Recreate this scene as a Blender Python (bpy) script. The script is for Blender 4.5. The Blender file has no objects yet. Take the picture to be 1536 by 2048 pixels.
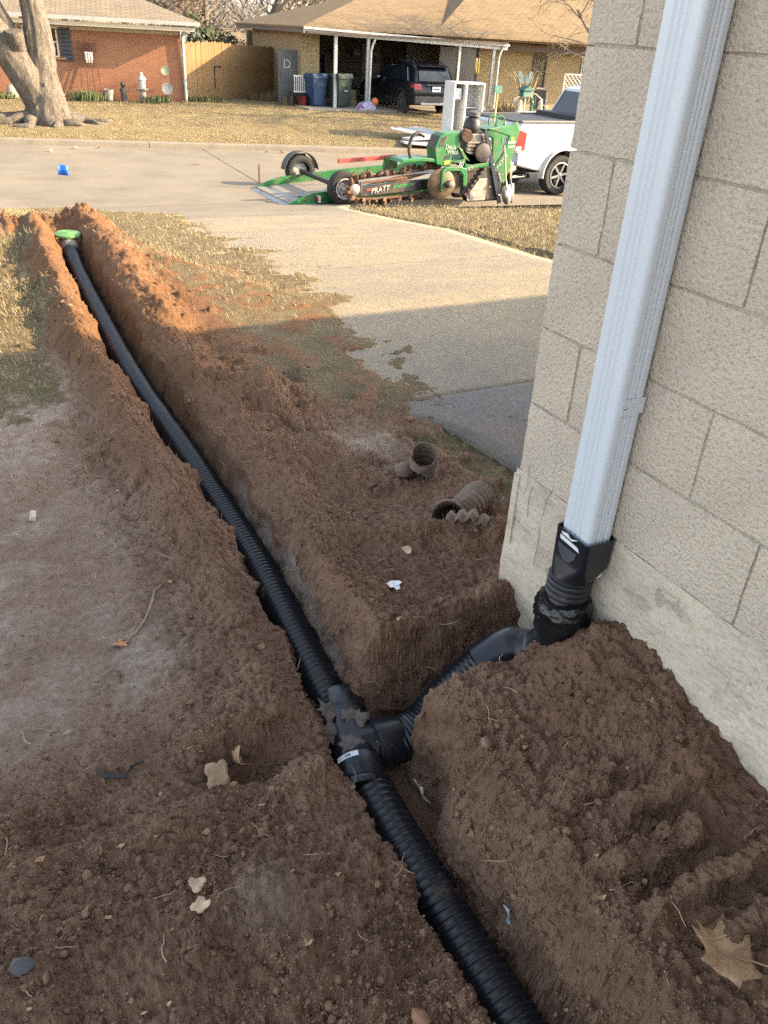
import bpy, bmesh, math, random
import numpy as np
from mathutils import Vector, Matrix

# ------------------------------------------------------------------ camera, sky, sun, exposure
S = bpy.context.scene
R = math.radians
cam_d = bpy.data.cameras.new('camera'); cam = bpy.data.objects.new('camera', cam_d)
S.collection.objects.link(cam); S.camera = cam
CAM = Vector((0.0, 0.0, 1.5))
PITCH, ROLL, YAW = R(30.87), R(3.35), R(29.3)
cam.matrix_world = (Matrix.Translation(CAM) @ Matrix.Rotation(-YAW, 4, 'Z')
                    @ Matrix.Rotation(math.pi / 2 - PITCH, 4, 'X') @ Matrix.Rotation(ROLL, 4, 'Z'))
cam_d.sensor_fit = 'VERTICAL'; cam_d.sensor_height = 36.0; cam_d.sensor_width = 27.0
cam_d.lens = 36.0 * 1600 / 2048
cam_d.clip_start = 0.02; cam_d.clip_end = 900

SUN_AZ, SUN_EL = R(115.0), R(23.5)          # azimuth clockwise from +Y
world = bpy.data.worlds.new('World'); S.world = world; world.use_nodes = True
wn = world.node_tree.nodes; wl = world.node_tree.links
bg = wn['Background']
sky = wn.new('ShaderNodeTexSky'); sky.sky_type = 'NISHITA'; sky.sun_disc = False
sky.sun_elevation = SUN_EL; sky.sun_rotation = SUN_AZ
sky.air_density = 1.0; sky.dust_density = 2.0; sky.ozone_density = 0.0
bw = wn.new('ShaderNodeRGBToBW'); mxs = wn.new('ShaderNodeMix'); mxs.data_type = 'RGBA'; mxs.inputs[0].default_value = 0.5   # thin high cloud: the blue is milky all over
wl.new(sky.outputs[0], bw.inputs[0]); wl.new(sky.outputs[0], mxs.inputs[6]); wl.new(bw.outputs[0], mxs.inputs[7])
wl.new(mxs.outputs[2], bg.inputs[0]); bg.inputs[1].default_value = 0.15
sun_d = bpy.data.lights.new('sun', 'SUN'); sun_d.energy = 3.7; sun_d.angle = R(0.53); sun_d.color = (1.0, 0.76, 0.45)
sun = bpy.data.objects.new('sun', sun_d); S.collection.objects.link(sun)
sdir = Vector((math.sin(SUN_AZ) * math.cos(SUN_EL), math.cos(SUN_AZ) * math.cos(SUN_EL), math.sin(SUN_EL)))
sun.rotation_euler = sdir.to_track_quat('Z', 'Y').to_euler(); sun.location = (20, -10, 20)
S.view_settings.view_transform = 'Standard'; S.view_settings.look = 'None'
S.view_settings.exposure = 2.22; S.view_settings.gamma = 1.0
S.render.engine = 'CYCLES'
S.cycles.use_denoising = False

COL = S.collection
rng = np.random.default_rng(7); random.seed(7)

# ------------------------------------------------------------------ numpy noise
_perm = np.random.default_rng(3).permutation(4096).astype(np.int64)
_grad = np.random.default_rng(4).uniform(-1, 1, (4096, 2)); _grad /= np.linalg.norm(_grad, axis=1)[:, None]
def perlin(x, y):
    xi = np.floor(x).astype(np.int64); yi = np.floor(y).astype(np.int64)
    xf = x - xi; yf = y - yi
    u = xf * xf * xf * (xf * (xf * 6 - 15) + 10); v = yf * yf * yf * (yf * (yf * 6 - 15) + 10)
    def g(ix, iy, dx, dy):
        h = _perm[(_perm[ix & 4095] + iy) & 4095]; gr = _grad[h]
        return gr[..., 0] * dx + gr[..., 1] * dy
    a = g(xi, yi, xf, yf); b = g(xi + 1, yi, xf - 1, yf)
    c = g(xi, yi + 1, xf, yf - 1); d = g(xi + 1, yi + 1, xf - 1, yf - 1)
    return ((a + u * (b - a)) * (1 - v) + (c + u * (d - c)) * v) * 1.6
def fbm(x, y, f, o=3, gain=.5):
    r = 0; a = 1
    for k in range(o):
        r = r + a * perlin(x * f + 17.3 * k, y * f - 9.1 * k); f *= 2.03; a *= gain
    return r
def sst(a, b, x):
    t = np.clip((x - a) / (b - a), 0, 1); return t * t * (3 - 2 * t)
def bump(d):                     # smooth 1..0 hump
    return np.exp(-d * d * 2.2)

# ------------------------------------------------------------------ mesh helpers
class MB:
    def __init__(s): s.v = []; s.f = []
    def add(s, vs, fs):
        o = len(s.v); s.v += [tuple(v) for v in vs]; s.f += [tuple(i + o for i in f) for f in fs]; return s
    def box(s, c, d, rot=None, taper=1.0):
        x, y, z = d[0] / 2, d[1] / 2, d[2] / 2; t = taper
        vs = [Vector(p) for p in [(-x, -y, -z), (x, -y, -z), (x, y, -z), (-x, y, -z), (-x * t, -y * t, z), (x * t, -y * t, z), (x * t, y * t, z), (-x * t, y * t, z)]]
        if rot is not None: vs = [rot @ v for v in vs]
        c = Vector(c)
        return s.add([v + c for v in vs], [(0, 3, 2, 1), (4, 5, 6, 7), (0, 1, 5, 4), (1, 2, 6, 5), (2, 3, 7, 6), (3, 0, 4, 7)])
    def bar(s, a, b, w, h=None, up=(0, 0, 1)):
        a = Vector(a); b = Vector(b); d = b - a; L = d.length
        if L < 1e-6: return s
        z = d / L; upv = Vector(up)
        if abs(z.dot(upv)) > .98: upv = Vector((1, 0, 0))
        x = upv.cross(z).normalized(); y = z.cross(x)
        rot = Matrix((x, y, z)).transposed()
        return s.box((a + b) / 2, (w, h if h else w, L), rot)
    def tube(s, pts, rad, n=8, cap=True, closed=False):
        pts = [Vector(p) for p in pts]; m = len(pts)
        if not hasattr(rad, '__len__'): rad = [rad] * m
        ref = None; rings = []
        for i, p in enumerate(pts):
            if closed: t = pts[(i + 1) % m] - pts[i - 1]
            else: t = pts[min(i + 1, m - 1)] - pts[max(i - 1, 0)]
            t = t.normalized() if t.length > 1e-9 else Vector((0, 0, 1))
            if ref is None:
                ref = Vector((0, 0, 1)) if abs(t.z) < .9 else Vector((1, 0, 0))
            x = ref - t * ref.dot(t)
            x = x.normalized() if x.length > 1e-6 else t.orthogonal().normalized()
            y = t.cross(x); ref = x
            rings.append([p + (x * math.cos(2 * math.pi * k / n) + y * math.sin(2 * math.pi * k / n)) * rad[i] for k in range(n)])
        vs = [v for r_ in rings for v in r_]; fs = []
        for i in range(m if closed else m - 1):
            j = (i + 1) % m
            for k in range(n):
                k2 = (k + 1) % n; fs.append((i * n + k, i * n + k2, j * n + k2, j * n + k))
        if cap and not closed:
            fs.append(tuple(range(n - 1, -1, -1))); fs.append(tuple((m - 1) * n + k for k in range(n)))
        return s.add(vs, fs)
    def lathe(s, prof, n=24, c=(0, 0, 0), axis=(0, 0, 1), cap=True):
        """prof: list of (r, h) along the axis"""
        z = Vector(axis).normalized(); x = z.orthogonal().normalized(); y = z.cross(x); c = Vector(c)
        vs = []; fs = []; m = len(prof)
        for r_, h in prof:
            vs += [c + z * h + (x * math.cos(2 * math.pi * k / n) + y * math.sin(2 * math.pi * k / n)) * r_ for k in range(n)]
        for i in range(m - 1):
            for k in range(n):
                k2 = (k + 1) % n; fs.append((i * n + k, i * n + k2, (i + 1) * n + k2, (i + 1) * n + k))
        if cap:
            fs.append(tuple(range(n - 1, -1, -1))); fs.append(tuple((m - 1) * n + k for k in range(n)))
        return s.add(vs, fs)
    def prism(s, poly, o, ex, ey, depth):
        """polygon (x,y) in plane ex,ey at o, extruded by vector depth"""
        o = Vector(o); ex = Vector(ex); ey = Vector(ey); d = Vector(depth); n = len(poly)
        a = [o + ex * p[0] + ey * p[1] for p in poly]; vs = a + [v + d for v in a]
        nrm = ex.cross(ey)
        ar = sum(poly[i][0] * poly[(i + 1) % n][1] - poly[(i + 1) % n][0] * poly[i][1] for i in range(n))
        flip = (ar > 0) == (nrm.dot(d) > 0)
        f0 = tuple(range(n)); f1 = tuple(range(2 * n - 1, n - 1, -1))
        sides = [(i, i + n, (i + 1) % n + n, (i + 1) % n) for i in range(n)]
        fs = [f0, f1] + sides
        if flip: fs = [tuple(reversed(f)) for f in fs]
        return s.add(vs, fs)
    def ball(s, c, r, n=10, m=7, sq=(1, 1, 1)):
        c = Vector(c); vs = [c + Vector((0, 0, r * sq[2]))]; fs = []
        for i in range(1, m):
            a = math.pi * i / m
            for k in range(n):
                b = 2 * math.pi * k / n
                vs.append(c + Vector((r * sq[0] * math.sin(a) * math.cos(b), r * sq[1] * math.sin(a) * math.sin(b), r * sq[2] * math.cos(a))))
        vs.append(c - Vector((0, 0, r * sq[2]))); L = len(vs) - 1
        for k in range(n):
            fs.append((0, 1 + k, 1 + (k + 1) % n)); fs.append((L, L - n + (k + 1) % n, L - n + k))
        for i in range(m - 2):
            for k in range(n):
                a = 1 + i * n + k; b = 1 + i * n + (k + 1) % n; fs.append((a, a + n, b + n, b))
        return s.add(vs, fs)
    def xform(s, M):
        s.v = [tuple(M @ Vector(v)) for v in s.v]; return s
    def mesh(s, name, mat=None, smooth=None):
        me = bpy.data.meshes.new(name); me.from_pydata(s.v, [], s.f); me.update()
        if mat: me.materials.append(mat)
        if smooth is not None:
            me.polygons.foreach_set('use_smooth', [True] * len(me.polygons))
            if smooth < 180: me.set_sharp_from_angle(angle=R(smooth))
        return me
    def build(s, name, mat, parent=None, smooth=None, bevel=0):
        return link(name, s.mesh(name, mat, smooth), parent, bevel)
def link(name, me, parent=None, bevel=0, loc=None):
    o = bpy.data.objects.new(name, me); COL.objects.link(o)
    if parent is not None: o.parent = parent
    if loc is not None: o.location = loc
    if bevel:
        md = o.modifiers.new('bevel', 'BEVEL'); md.width = bevel; md.segments = 2; md.limit_method = 'ANGLE'; md.angle_limit = R(35)
    return o
def npmesh(name, V, F, mat, smooth=False):
    V = np.asarray(V, np.float32); F = np.asarray(F, np.int32); k = F.shape[1]
    me = bpy.data.meshes.new(name)
    me.vertices.add(len(V)); me.vertices.foreach_set('co', V.ravel())
    me.loops.add(F.size); me.loops.foreach_set('vertex_index', F.ravel())
    me.polygons.add(len(F)); me.polygons.foreach_set('loop_start', np.arange(len(F), dtype=np.int32) * k)
    if smooth: me.polygons.foreach_set('use_smooth', np.ones(len(F), bool))
    me.update(calc_edges=True)
    if mat: me.materials.append(mat)
    return me
def tag(o, label=None, cat=None, group=None, kind=None):
    if label: o['label'] = label
    if cat: o['category'] = cat
    if group: o['group'] = group
    if kind: o['kind'] = kind
    return o
def thing(name, label, cat, loc=(0, 0, 0), rz=0, group=None):
    o = bpy.data.objects.new(name, None); COL.objects.link(o); o.location = loc; o.rotation_euler = (0, 0, rz); o.empty_display_size = .1
    return tag(o, label, cat, group)
def frame(o, M):                 # place a thing by a matrix
    o.matrix_world = M; return o

# ------------------------------------------------------------------ materials
def newmat(name):
    m = bpy.data.materials.new(name); m.use_nodes = True
    return m, m.node_tree.nodes, m.node_tree.links, m.node_tree.nodes['Principled BSDF']
def mat(name, col, rough=.6, metal=0, var=.15, scale=8, bump_=0, bscale=60, dirt=None, dirt_amt=.4, dscale=3, spec=.5, coat=0, stretch=None, alpha=1):
    m, n, l, p = newmat(name)
    tc = n.new('ShaderNodeTexCoord'); src = tc.outputs['Object']
    if stretch:
        mp = n.new('ShaderNodeMapping'); mp.inputs['Scale'].default_value = stretch; l.new(src, mp.inputs[0]); src = mp.outputs[0]
    nz = n.new('ShaderNodeTexNoise'); nz.inputs['Scale'].default_value = scale; nz.inputs['Detail'].default_value = 5; l.new(src, nz.inputs['Vector'])
    cr = n.new('ShaderNodeValToRGB'); c = col
    cr.color_ramp.elements[0].position = .3; cr.color_ramp.elements[1].position = .7
    cr.color_ramp.elements[0].color = (c[0] * (1 - var), c[1] * (1 - var), c[2] * (1 - var), 1)
    cr.color_ramp.elements[1].color = (min(1, c[0] * (1 + var)), min(1, c[1] * (1 + var)), min(1, c[2] * (1 + var)), 1)
    l.new(nz.outputs[0], cr.inputs[0]); out = cr.outputs[0]
    if dirt:
        n2 = n.new('ShaderNodeTexNoise'); n2.inputs['Scale'].default_value = dscale; n2.inputs['Detail'].default_value = 8; n2.inputs['Roughness'].default_value = .7
        l.new(src, n2.inputs['Vector'])
        r2 = n.new('ShaderNodeMapRange'); r2.inputs[1].default_value = .62 - .35 * dirt_amt; r2.inputs[2].default_value = .75 - .15 * dirt_amt; l.new(n2.outputs[0], r2.inputs[0])
        mx = n.new('ShaderNodeMix'); mx.data_type = 'RGBA'; mx.inputs[7].default_value = (*dirt, 1)
        l.new(r2.outputs[0], mx.inputs[0]); l.new(out, mx.inputs[6]); out = mx.outputs[2]
        r3 = n.new('ShaderNodeMapRange'); r3.inputs[3].default_value = rough; r3.inputs[4].default_value = .9; l.new(r2.outputs[0], r3.inputs[0]); l.new(r3.outputs[0], p.inputs['Roughness'])
    else:
        r3 = n.new('ShaderNodeMapRange'); r3.inputs[3].default_value = max(0, rough - .08); r3.inputs[4].default_value = min(1, rough + .08); l.new(nz.outputs[0], r3.inputs[0]); l.new(r3.outputs[0], p.inputs['Roughness'])
    l.new(out, p.inputs['Base Color'])
    p.inputs['Metallic'].default_value = metal; p.inputs['Specular IOR Level'].default_value = spec; p.inputs['Coat Weight'].default_value = coat
    if bump_:
        n3 = n.new('ShaderNodeTexNoise'); n3.inputs['Scale'].default_value = bscale; n3.inputs['Detail'].default_value = 4; l.new(src, n3.inputs['Vector'])
        b = n.new('ShaderNodeBump'); b.inputs['Strength'].default_value = bump_; b.inputs['Distance'].default_value = .02; l.new(n3.outputs[0], b.inputs['Height']); l.new(b.outputs[0], p.inputs['Normal'])
    return m

# ------------------------------------------------------------------ lie of the land (metres; X along the street, Y towards it)
def kerb_near(X): return 16.3 - .04 * X
def kerb_far(X): return 25.4 - .16 * X
def street_z(X): return -1.5 - .012 * X
def base_z(X, Y):
    X = np.asarray(X, float); Y = np.asarray(Y, float)
    zs = street_z(X); yn = kerb_near(X); y0 = 6.9 - 2.3 * sst(.9, 2.2, X); t = np.clip((Y - y0) / (yn - y0), 0, 1)
    rt = sst(.9, 2.2, X); near = zs * (t * (.92 + .24 * rt) + (.08 - .24 * rt) * t * t)
    s = np.clip((Y - kerb_far(X)) / 6.0, 0, 1)
    far = (zs + .14) * (1 - s) + (-1.02) * s
    return np.where(Y < yn, near, np.where(Y < kerb_far(X), zs, far))
XC_Y = [-3, 0, 1.2, 1.6, 2.2, 4, 5, 6, 7, 9]; XC_X = [.66, .66, .66, .70, .745, .735, .77, .82, .87, .9]
def trench_x(Y): return np.interp(Y, XC_Y, XC_X)
def drive_left(Y): return np.interp(Y, [0, 2.2, 3.2, 4.8, 8.7, 11.4, 13.5, 14.6, 16.2], [2.05, 1.9, 1.78, 1.84, 2.55, 2.85, 3.0, 2.9, 2.0])
def drive_right(Y): return np.interp(Y, [0, 5.7, 9.5, 14.2, 15.0, 16.1], [4.2, 4.79, 6.1, 6.85, 7.1, 8.3])

TREADS = [(1.04, .515, .26, .058, -.12), (1.0, .62, .22, .055, -.1), (1.10, .70, .20, .05, -.14), (.98, .80, .14, .03, .1), (1.1, .42, .22, .042, -.12), (1.12, .33, .2, .04, -.1)]
_g = np.random.default_rng(77); LUMPS = []
for _ in range(70):                       # round the emitter
    a_ = _g.uniform(-.35, 3.5); d_ = _g.uniform(.22, .75); LUMPS.append((.9 + math.cos(a_) * d_ * 1.05, 7.15 + math.sin(a_) * d_ * .95, _g.uniform(.05, .15), _g.uniform(.018, .05)))
for _ in range(90):                       # along the right-hand spoil and the heap by the drive
    LUMPS.append((_g.uniform(1.0, 1.42), _g.uniform(2.3, 6.8), _g.uniform(.02, .065), _g.uniform(.012, .035)))
for _ in range(40): LUMPS.append((1.2 + _g.normal() * .14, 3.3 + _g.normal() * .22, _g.uniform(.03, .08), _g.uniform(.015, .045)))
for _ in range(60): LUMPS.append((_g.uniform(.25, .6), _g.uniform(2.3, 6.8), _g.uniform(.02, .06), _g.uniform(.01, .03)))
def yard(X, Y):
    """height, soil mask, pale mask of the dug-up yard"""
    z = base_z(X, Y)
    xc = trench_x(Y)
    n_l = fbm(X * 0 + 3.1, Y, 2.3, 4) ; n_r = fbm(X * 0 + 8.7, Y, 2.1, 4)
    wide = sst(1.8, 3.5, Y)
    xl = xc - .076 - .03 * wide + .02 * n_l
    xr = xc + .084 + .025 * wide + .02 * n_r + .085 * sst(.92, 1.1, Y) * sst(1.45, 1.3, Y)
    big = fbm(X, Y, 1.3, 3); mid = fbm(X + 5, Y, 5, 3); fine = fbm(X, Y + 3, 16, 3, .55)
    fall = sst(8.6, 7.2, Y)
    # ---- loose soil thrown up along the trench
    lb = bump((X - (xl - .10)) / (.13 + .04 * n_l)) * (.05 + .05 * sst(1.5, 3.2, Y) + .02 * n_r) * sst(.9, 2.0, Y) * fall
    rb = bump((X - (xr + .13)) / (.2 + .06 * n_r)) * (.05 + .05 * sst(2.5, 4.5, Y) + .02 * n_l) * sst(1.95, 2.3, Y) * fall
    z = z + lb + rb
    leftflat = sst(.42, .2, X) * sst(1.3, 1.6, Y); z += .02 * big * fall * (1 - .6 * leftflat)
    z += .035 * bump((X - .28) / .25) * bump((Y - .95) / .35)
    # heap between trench and drive
    z += (.10 + .04 * mid) * bump((X - 1.2) / .2) * bump((Y - 3.3) / .32)
    z += .05 * bump((X - 1.22) / .18) * bump((Y - 2.6) / .25)
    # plateau with a trodden hollow, in the angle of the two trenches
    pl = sst(.76, .84, X) * sst(1.40, 1.47, Y) * sst(2.12, 1.92, Y + .35 * (X - 1.05))
    rim = 1 - sst(.0, .2, np.minimum(X - .8, np.minimum((Y - 1.42) * 1.3, (1.98 - .35 * (X - 1.05) - Y) * 1.2)))
    z += pl * (.085 + .05 * rim + .015 * mid)
    # pile against the block wall
    comb = .003 * np.sin(Y * 190 + 3 * mid) * bump((X - xl + .06) / .07) * sst(1.05, .85, Y) + .005 * np.sin(Y * 170 + 2 * mid) * bump((X - xr - .07) / .08) * bump((Y - .98) / .12); z = z + comb
    pile = sst(1.262, 1.212, Y + .015 * mid) * sst(-.5, .1, Y)
    up = sst(.74, .87, X) * .125 + sst(.86, 1.22, X) * .085 + sst(1.0, 1.25, X) * .05 * sst(.3, 1.05, Y) + .03 * bump((X - .9) / .1) * bump((Y - 1.12) / .14)
    z += pile * (up * (.72 + .28 * sst(.2, 1.0, Y)) + .01)
    z -= .075 * pile * sst(.98, 1.1, X) * sst(1.06, 1.2, Y)
    tread = 0
    for (tx, ty, L, h, a) in TREADS:
        ca, sa = math.cos(a), math.sin(a); u = (X - tx) * ca + (Y - ty) * sa; v = -(X - tx) * sa + (Y - ty) * ca
        u = u + .02 * mid; v = v + .25 * u * u - .012 * fine
        tread = np.maximum(tread, h * sst(L * .60, L * .48, np.abs(u)) * sst(.032, .016, np.abs(v)))
    zone = bump((X - 1.07) / .17) * bump((Y - .62) / .34)
    z += tread * 1.0 - .04 * zone * sst(.1, .6, Y)
    # hollow left of the tee, bank behind it, lump in front
    hol = bump((X - .40) / .14) * bump((Y - 1.285) / .075)
    z -= .075 * hol
    z += .05 * sst(1.33, 1.37, Y + .012 * fine) * sst(1.9, 1.45, Y) * sst(.18, .36, X) * sst(.62, .5, X)
    z += .055 * bump((X - .51) / .1) * bump((Y - 1.16) / .09) + .03 * bump((X - .2) / .15) * bump((Y - 1.17) / .07)
    # heaps round the emitter
    eh = .09 * bump((X - .42) / .33) * bump((Y - 7.15) / .5) + .10 * bump((X - 1.28) / .40) * bump((Y - 7.55) / .42) + .08 * bump((X - .9) / .5) * bump((Y - 7.7) / .3)
    eh = eh * (1 + .35 * mid + .2 * big) + .03 * np.abs(fine) * sst(.02, .08, eh)
    z += np.maximum(eh, 0)
    # rounded clumps of spoil
    reg = (Y > 2.2) & (Y < 8.6) & (X > -.4) & (X < 2.1)
    if reg.any():
        xs, ys, zs2 = X[reg], Y[reg], z[reg]; top = zs2.copy()
        for (lx, ly, lr, lh) in LUMPS:
            q = (np.abs(xs - lx) < lr * 1.3) & (np.abs(ys - ly) < lr * 1.3)
            if not q.any(): continue
            dx, dy = xs[q] - lx, ys[q] - ly; rr_ = lr * (1 + .35 * perlin(dx / lr * 1.3 + lx * 9, dy / lr * 1.3 + ly * 7))
            top[q] = np.maximum(top[q], zs2[q] + lh * np.sqrt(np.clip(1 - (dx * dx + dy * dy) / rr_ ** 2, 0, 1)))
        z = z.copy(); z[reg] = top
    # ---- masks
    edge = .10 * mid + .13 * big
    dl = X - trench_x(Y)
    soil_near = sst(4.0, 3.5, Y + .35 * big + .12 * mid)
    band = sst(.50 - .16 * sst(3.8, 5.0, Y), .38 - .16 * sst(3.8, 5.0, Y), -dl + edge * .5) * sst(.70 - .16 * sst(4.6, 6.5, Y), .48 - .1 * sst(4.6, 6.5, Y), dl + edge)
    soil = np.maximum(np.where(X < trench_x(Y), soil_near, 0), band * fall)
    right = np.where(X >= trench_x(Y), sst(3.9, 2.5, Y + .5 * (X - 1.2) + .3 * big + .2 * mid), 0)
    soil = np.maximum(soil, right)
    strip = sst(1.05, 1.3, X) * sst(2.5, 2.1, X - .1 * (Y - 5)) * sst(8.5, 6.5, Y) * (X > trench_x(Y)); soil = np.maximum(soil, strip * np.clip(.40 + .55 * mid + .25 * big, 0, .75))
    soil = np.maximum(soil, sst(.03, .07, eh)); soil = np.maximum(soil, sst(.3, .6, bump((X - 1.2) / .26) * bump((Y - 3.3) / .36)))
    pale = (.5 + .5 * sst(-.3, .3, big * .7 + mid * .5)) * sst(1.3, 1.7, Y) * sst(.50, .26, X)
    pale = np.maximum(pale, bump((X - .2) / .16) * bump((Y - 2.0) / .22) * (.9 + .5 * mid))
    pale = np.maximum(pale, bump((X + .02) / .14) * bump((Y - 1.98) / .2) * (.8 + .5 * mid))
    pale = np.maximum(pale, bump((X - 1.42) / .2) * bump((Y - 2.72) / .3) * (1.0 + .6 * mid))
    pale = np.maximum(pale, .55 * bump((X - .3) / .1) * bump((Y - .93) / .12) * (1 + .6 * mid))
    # ---- the cut itself
    surf = z
    cl = .018 * np.abs(mid) + .014 * np.abs(fine) - .010
    clod = fbm(X, Y, 42, 3, .6)
    soft = .0065 * clod + .004 * np.abs(fbm(X + 2, Y, 90, 2, .6))
    surf = surf + soil * (1 - .55 * leftflat) * (cl + soft * (1 - .6 * np.clip(pale, 0, 1))) + (1 - soil) * (.006 * mid + .006 * clod)
    steep = .042 + .008 * n_r
    d_main = np.minimum(X - xl, xr - X)
    d_end = 7.12 - Y; d_main = np.minimum(d_main, d_end)
    yl = 1.228 + .012 * fbm(X, Y * 0 + 2, 6, 3); yh = 1.468 + .012 * fbm(X, Y * 0 + 5, 6, 3)
    d_br = np.minimum(np.minimum(Y - yl, yh - Y), X - .6)
    d = np.maximum(d_main, d_br) + .0015 * fine + .008 * mid
    floor = np.where(d_br > d_main, -.16 + .16 * sst(.85, 1.2, X), -.168) + base_z(X, np.minimum(Y, 6.9)) + .006 * mid + .004 * clod
    floor = floor + .04 * sst(6.2, 6.9, Y) * (d_main > -1)
    far_face = sst(.0, .04, Y - 1.36) * (d_br > d_main); k = np.clip((d + .004) / (steep + .05 * far_face + .004), 0, 1); k = .5 * k + .5 * k * k * (3 - 2 * k)
    z = surf * (1 - k) + np.minimum(floor, surf) * k
    pale_wall = sst(.12, .4, k) * sst(1.0, .9, k) * (X > xc) * sst(1.45, 1.6, Y) * sst(3.0, 2.3, Y) * (.9 + .9 * mid) * 1.5
    pale = np.clip(np.maximum(pale * (1 - k), pale_wall), 0, 1)
    soil = np.maximum(soil, sst(.05, .4, k))
    # under the slab and footing stay low
    ddl = drive_left(Y); onslab = sst(-.10, .30, X - ddl - .30 * sst(2.4, 3.4, Y) + .42 * big + .2 * mid + .1 * fine) * (X < drive_right(Y) + .2)
    nearslab = sst(-.75, -.5, X - ddl) * (X < drive_right(Y)) * sst(2.9, 3.4, Y); z = z + np.maximum(0, base_z(X, Y) + .016 + .006 * mid - z) * nearslab
    z = z * (1 - onslab) + (base_z(X, Y) - .022) * onslab
    soil = soil * (1 - onslab); pale = pale * (1 - onslab)
    return z, np.clip(soil, 0, 1), pale, k

def polar_grid():
    dense = np.radians(np.concatenate([np.linspace(-26, -4, 110)[:-1], np.linspace(-4, 61, 640), np.linspace(61, 86, 110)[1:]])); lo = np.radians(np.linspace(-180 + 29, -26, 40)); hi = np.radians(np.linspace(86, 180 + 29, 36))
    th = np.concatenate([lo[:-1], dense, hi[1:]])
    r = np.concatenate([[.02, .12, .22, .3], np.geomspace(.36, 1.0, 130)[:-1], np.geomspace(1.0, 2.6, 420)[:-1], np.geomspace(2.6, 9.2, 260), np.geomspace(9.3, 16.5, 60)])
    return th, r
th, rr = polar_grid()
TH, RR = np.meshgrid(th, rr)
GX = RR * np.sin(TH); GY = RR * np.cos(TH)
GYc = np.minimum(GY, kerb_near(GX) - .02)               # the sheet ends at the street
GX2 = GX; GZ, SOIL, PALE, CUT = yard(GX2, GYc)
beh = GY < -.6
m_ground, n, l, p = newmat('yard_soil_and_grass')
a_s = n.new('ShaderNodeAttribute'); a_s.attribute_name = 'soil'; a_p = n.new('ShaderNodeAttribute'); a_p.attribute_name = 'pale'
tc = n.new('ShaderNodeTexCoord')
def noise_(sc, det=6, ro=.6, src=None):
    x = n.new('ShaderNodeTexNoise'); x.inputs['Scale'].default_value = sc; x.inputs['Detail'].default_value = det; x.inputs['Roughness'].default_value = ro
    l.new(src or tc.outputs['Object'], x.inputs['Vector']); return x.outputs[0]
def ramp_(src, stops):
    x = n.new('ShaderNodeValToRGB'); e = x.color_ramp.elements
    while len(e) < len(stops): e.new(.5)
    for q, (pos, c) in zip(e, stops): q.position = pos; q.color = (*c, 1)
    l.new(src, x.inputs[0]); return x.outputs[0]
def mix_(f, a, b, blend='MIX'):
    x = n.new('ShaderNodeMix'); x.data_type = 'RGBA'; x.blend_type = blend
    if hasattr(f, 'links'): l.new(f, x.inputs[0])
    else: x.inputs[0].default_value = f
    for s_, i in ((a, 6), (b, 7)):
        if hasattr(s_, 'links'): l.new(s_, x.inputs[i])
        else: x.inputs[i].default_value = (*s_, 1)
    return x.outputs[2]
def math_(op, a, b=None):
    x = n.new('ShaderNodeMath'); x.operation = op
    for s_, i in ((a, 0), (b, 1)):
        if s_ is None: continue
        if hasattr(s_, 'links'): l.new(s_, x.inputs[i])
        else: x.inputs[i].default_value = s_
    return x.outputs[0]
soilc = ramp_(noise_(2.2, 8, .65), [(.25, (.215, .122, .076)), (.5, (.335, .20, .13)), (.75, (.45, .292, .20))])
soilc = mix_(math_('MULTIPLY', noise_(170, 3, .6), .55), soilc, (.175, .097, .062))
soilc = mix_(ramp_(noise_(9, 8, .7), [(.55, (0, 0, 0)), (.75, (.6, .6, .6))]), soilc, (.35, .22, .15))
spk = n.new('ShaderNodeTexVoronoi'); spk.inputs['Scale'].default_value = 95; l.new(tc.outputs['Object'], spk.inputs['Vector'])
soilc = mix_(ramp_(spk.outputs['Distance'], [(.07, (.45, .45, .45)), (.16, (0, 0, 0))]), soilc, (.43, .33, .25))
sepx = n.new('ShaderNodeSeparateXYZ'); l.new(tc.outputs['Object'], sepx.inputs[0])
sunlit_y = n.new('ShaderNodeMapRange'); sunlit_y.inputs[1].default_value = 2.6; sunlit_y.inputs[2].default_value = 4.6; l.new(math_('ADD', sepx.outputs[1], math_('MULTIPLY', noise_(1.5, 4, .6), .8)), sunlit_y.inputs[0])
soilc = mix_(math_('MULTIPLY', sunlit_y.outputs[0], .75), soilc, ramp_(noise_(6, 8, .7), [(.3, (.14, .068, .03)), (.7, (.24, .12, .052))]))   # warmer sunlit tone put into the soil colour towards the street
palec = ramp_(noise_(28, 8, .7), [(.3, (.30, .215, .16)), (.55, (.44, .345, .27)), (.75, (.54, .46, .38))])
pmask = math_('MULTIPLY', a_p.outputs['Fac'], ramp_(noise_(11, 9, .75), [(.28, (.25, .25, .25)), (.56, (1, 1, 1))]))
soilc = mix_(pmask, soilc, palec)
grassc = ramp_(noise_(5, 8, .7), [(.3, (.15, .108, .062)), (.5, (.225, .172, .10)), (.72, (.30, .24, .14))])
grassc = mix_(ramp_(noise_(150, 3, .7), [(.4, (.0, .0, .0)), (.65, (.75, .75, .75))]), grassc, (.10, .074, .04))
grassc = mix_(ramp_(noise_(2.1, 4, .6), [(.55, (0, 0, 0)), (.7, (.5, .5, .5))]), grassc, (.105, .115, .045))
gm = math_('ADD', a_s.outputs['Fac'], math_('MULTIPLY', math_('SUBTRACT', noise_(22, 6, .7), .5), .9))
gm = ramp_(gm, [(.38, (0, 0, 0)), (.62, (1, 1, 1))])
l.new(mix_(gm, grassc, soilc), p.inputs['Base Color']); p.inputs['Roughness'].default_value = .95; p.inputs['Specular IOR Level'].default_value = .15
bp = n.new('ShaderNodeBump'); bp.inputs['Strength'].default_value = 1.0; bp.inputs['Distance'].default_value = .012
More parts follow.
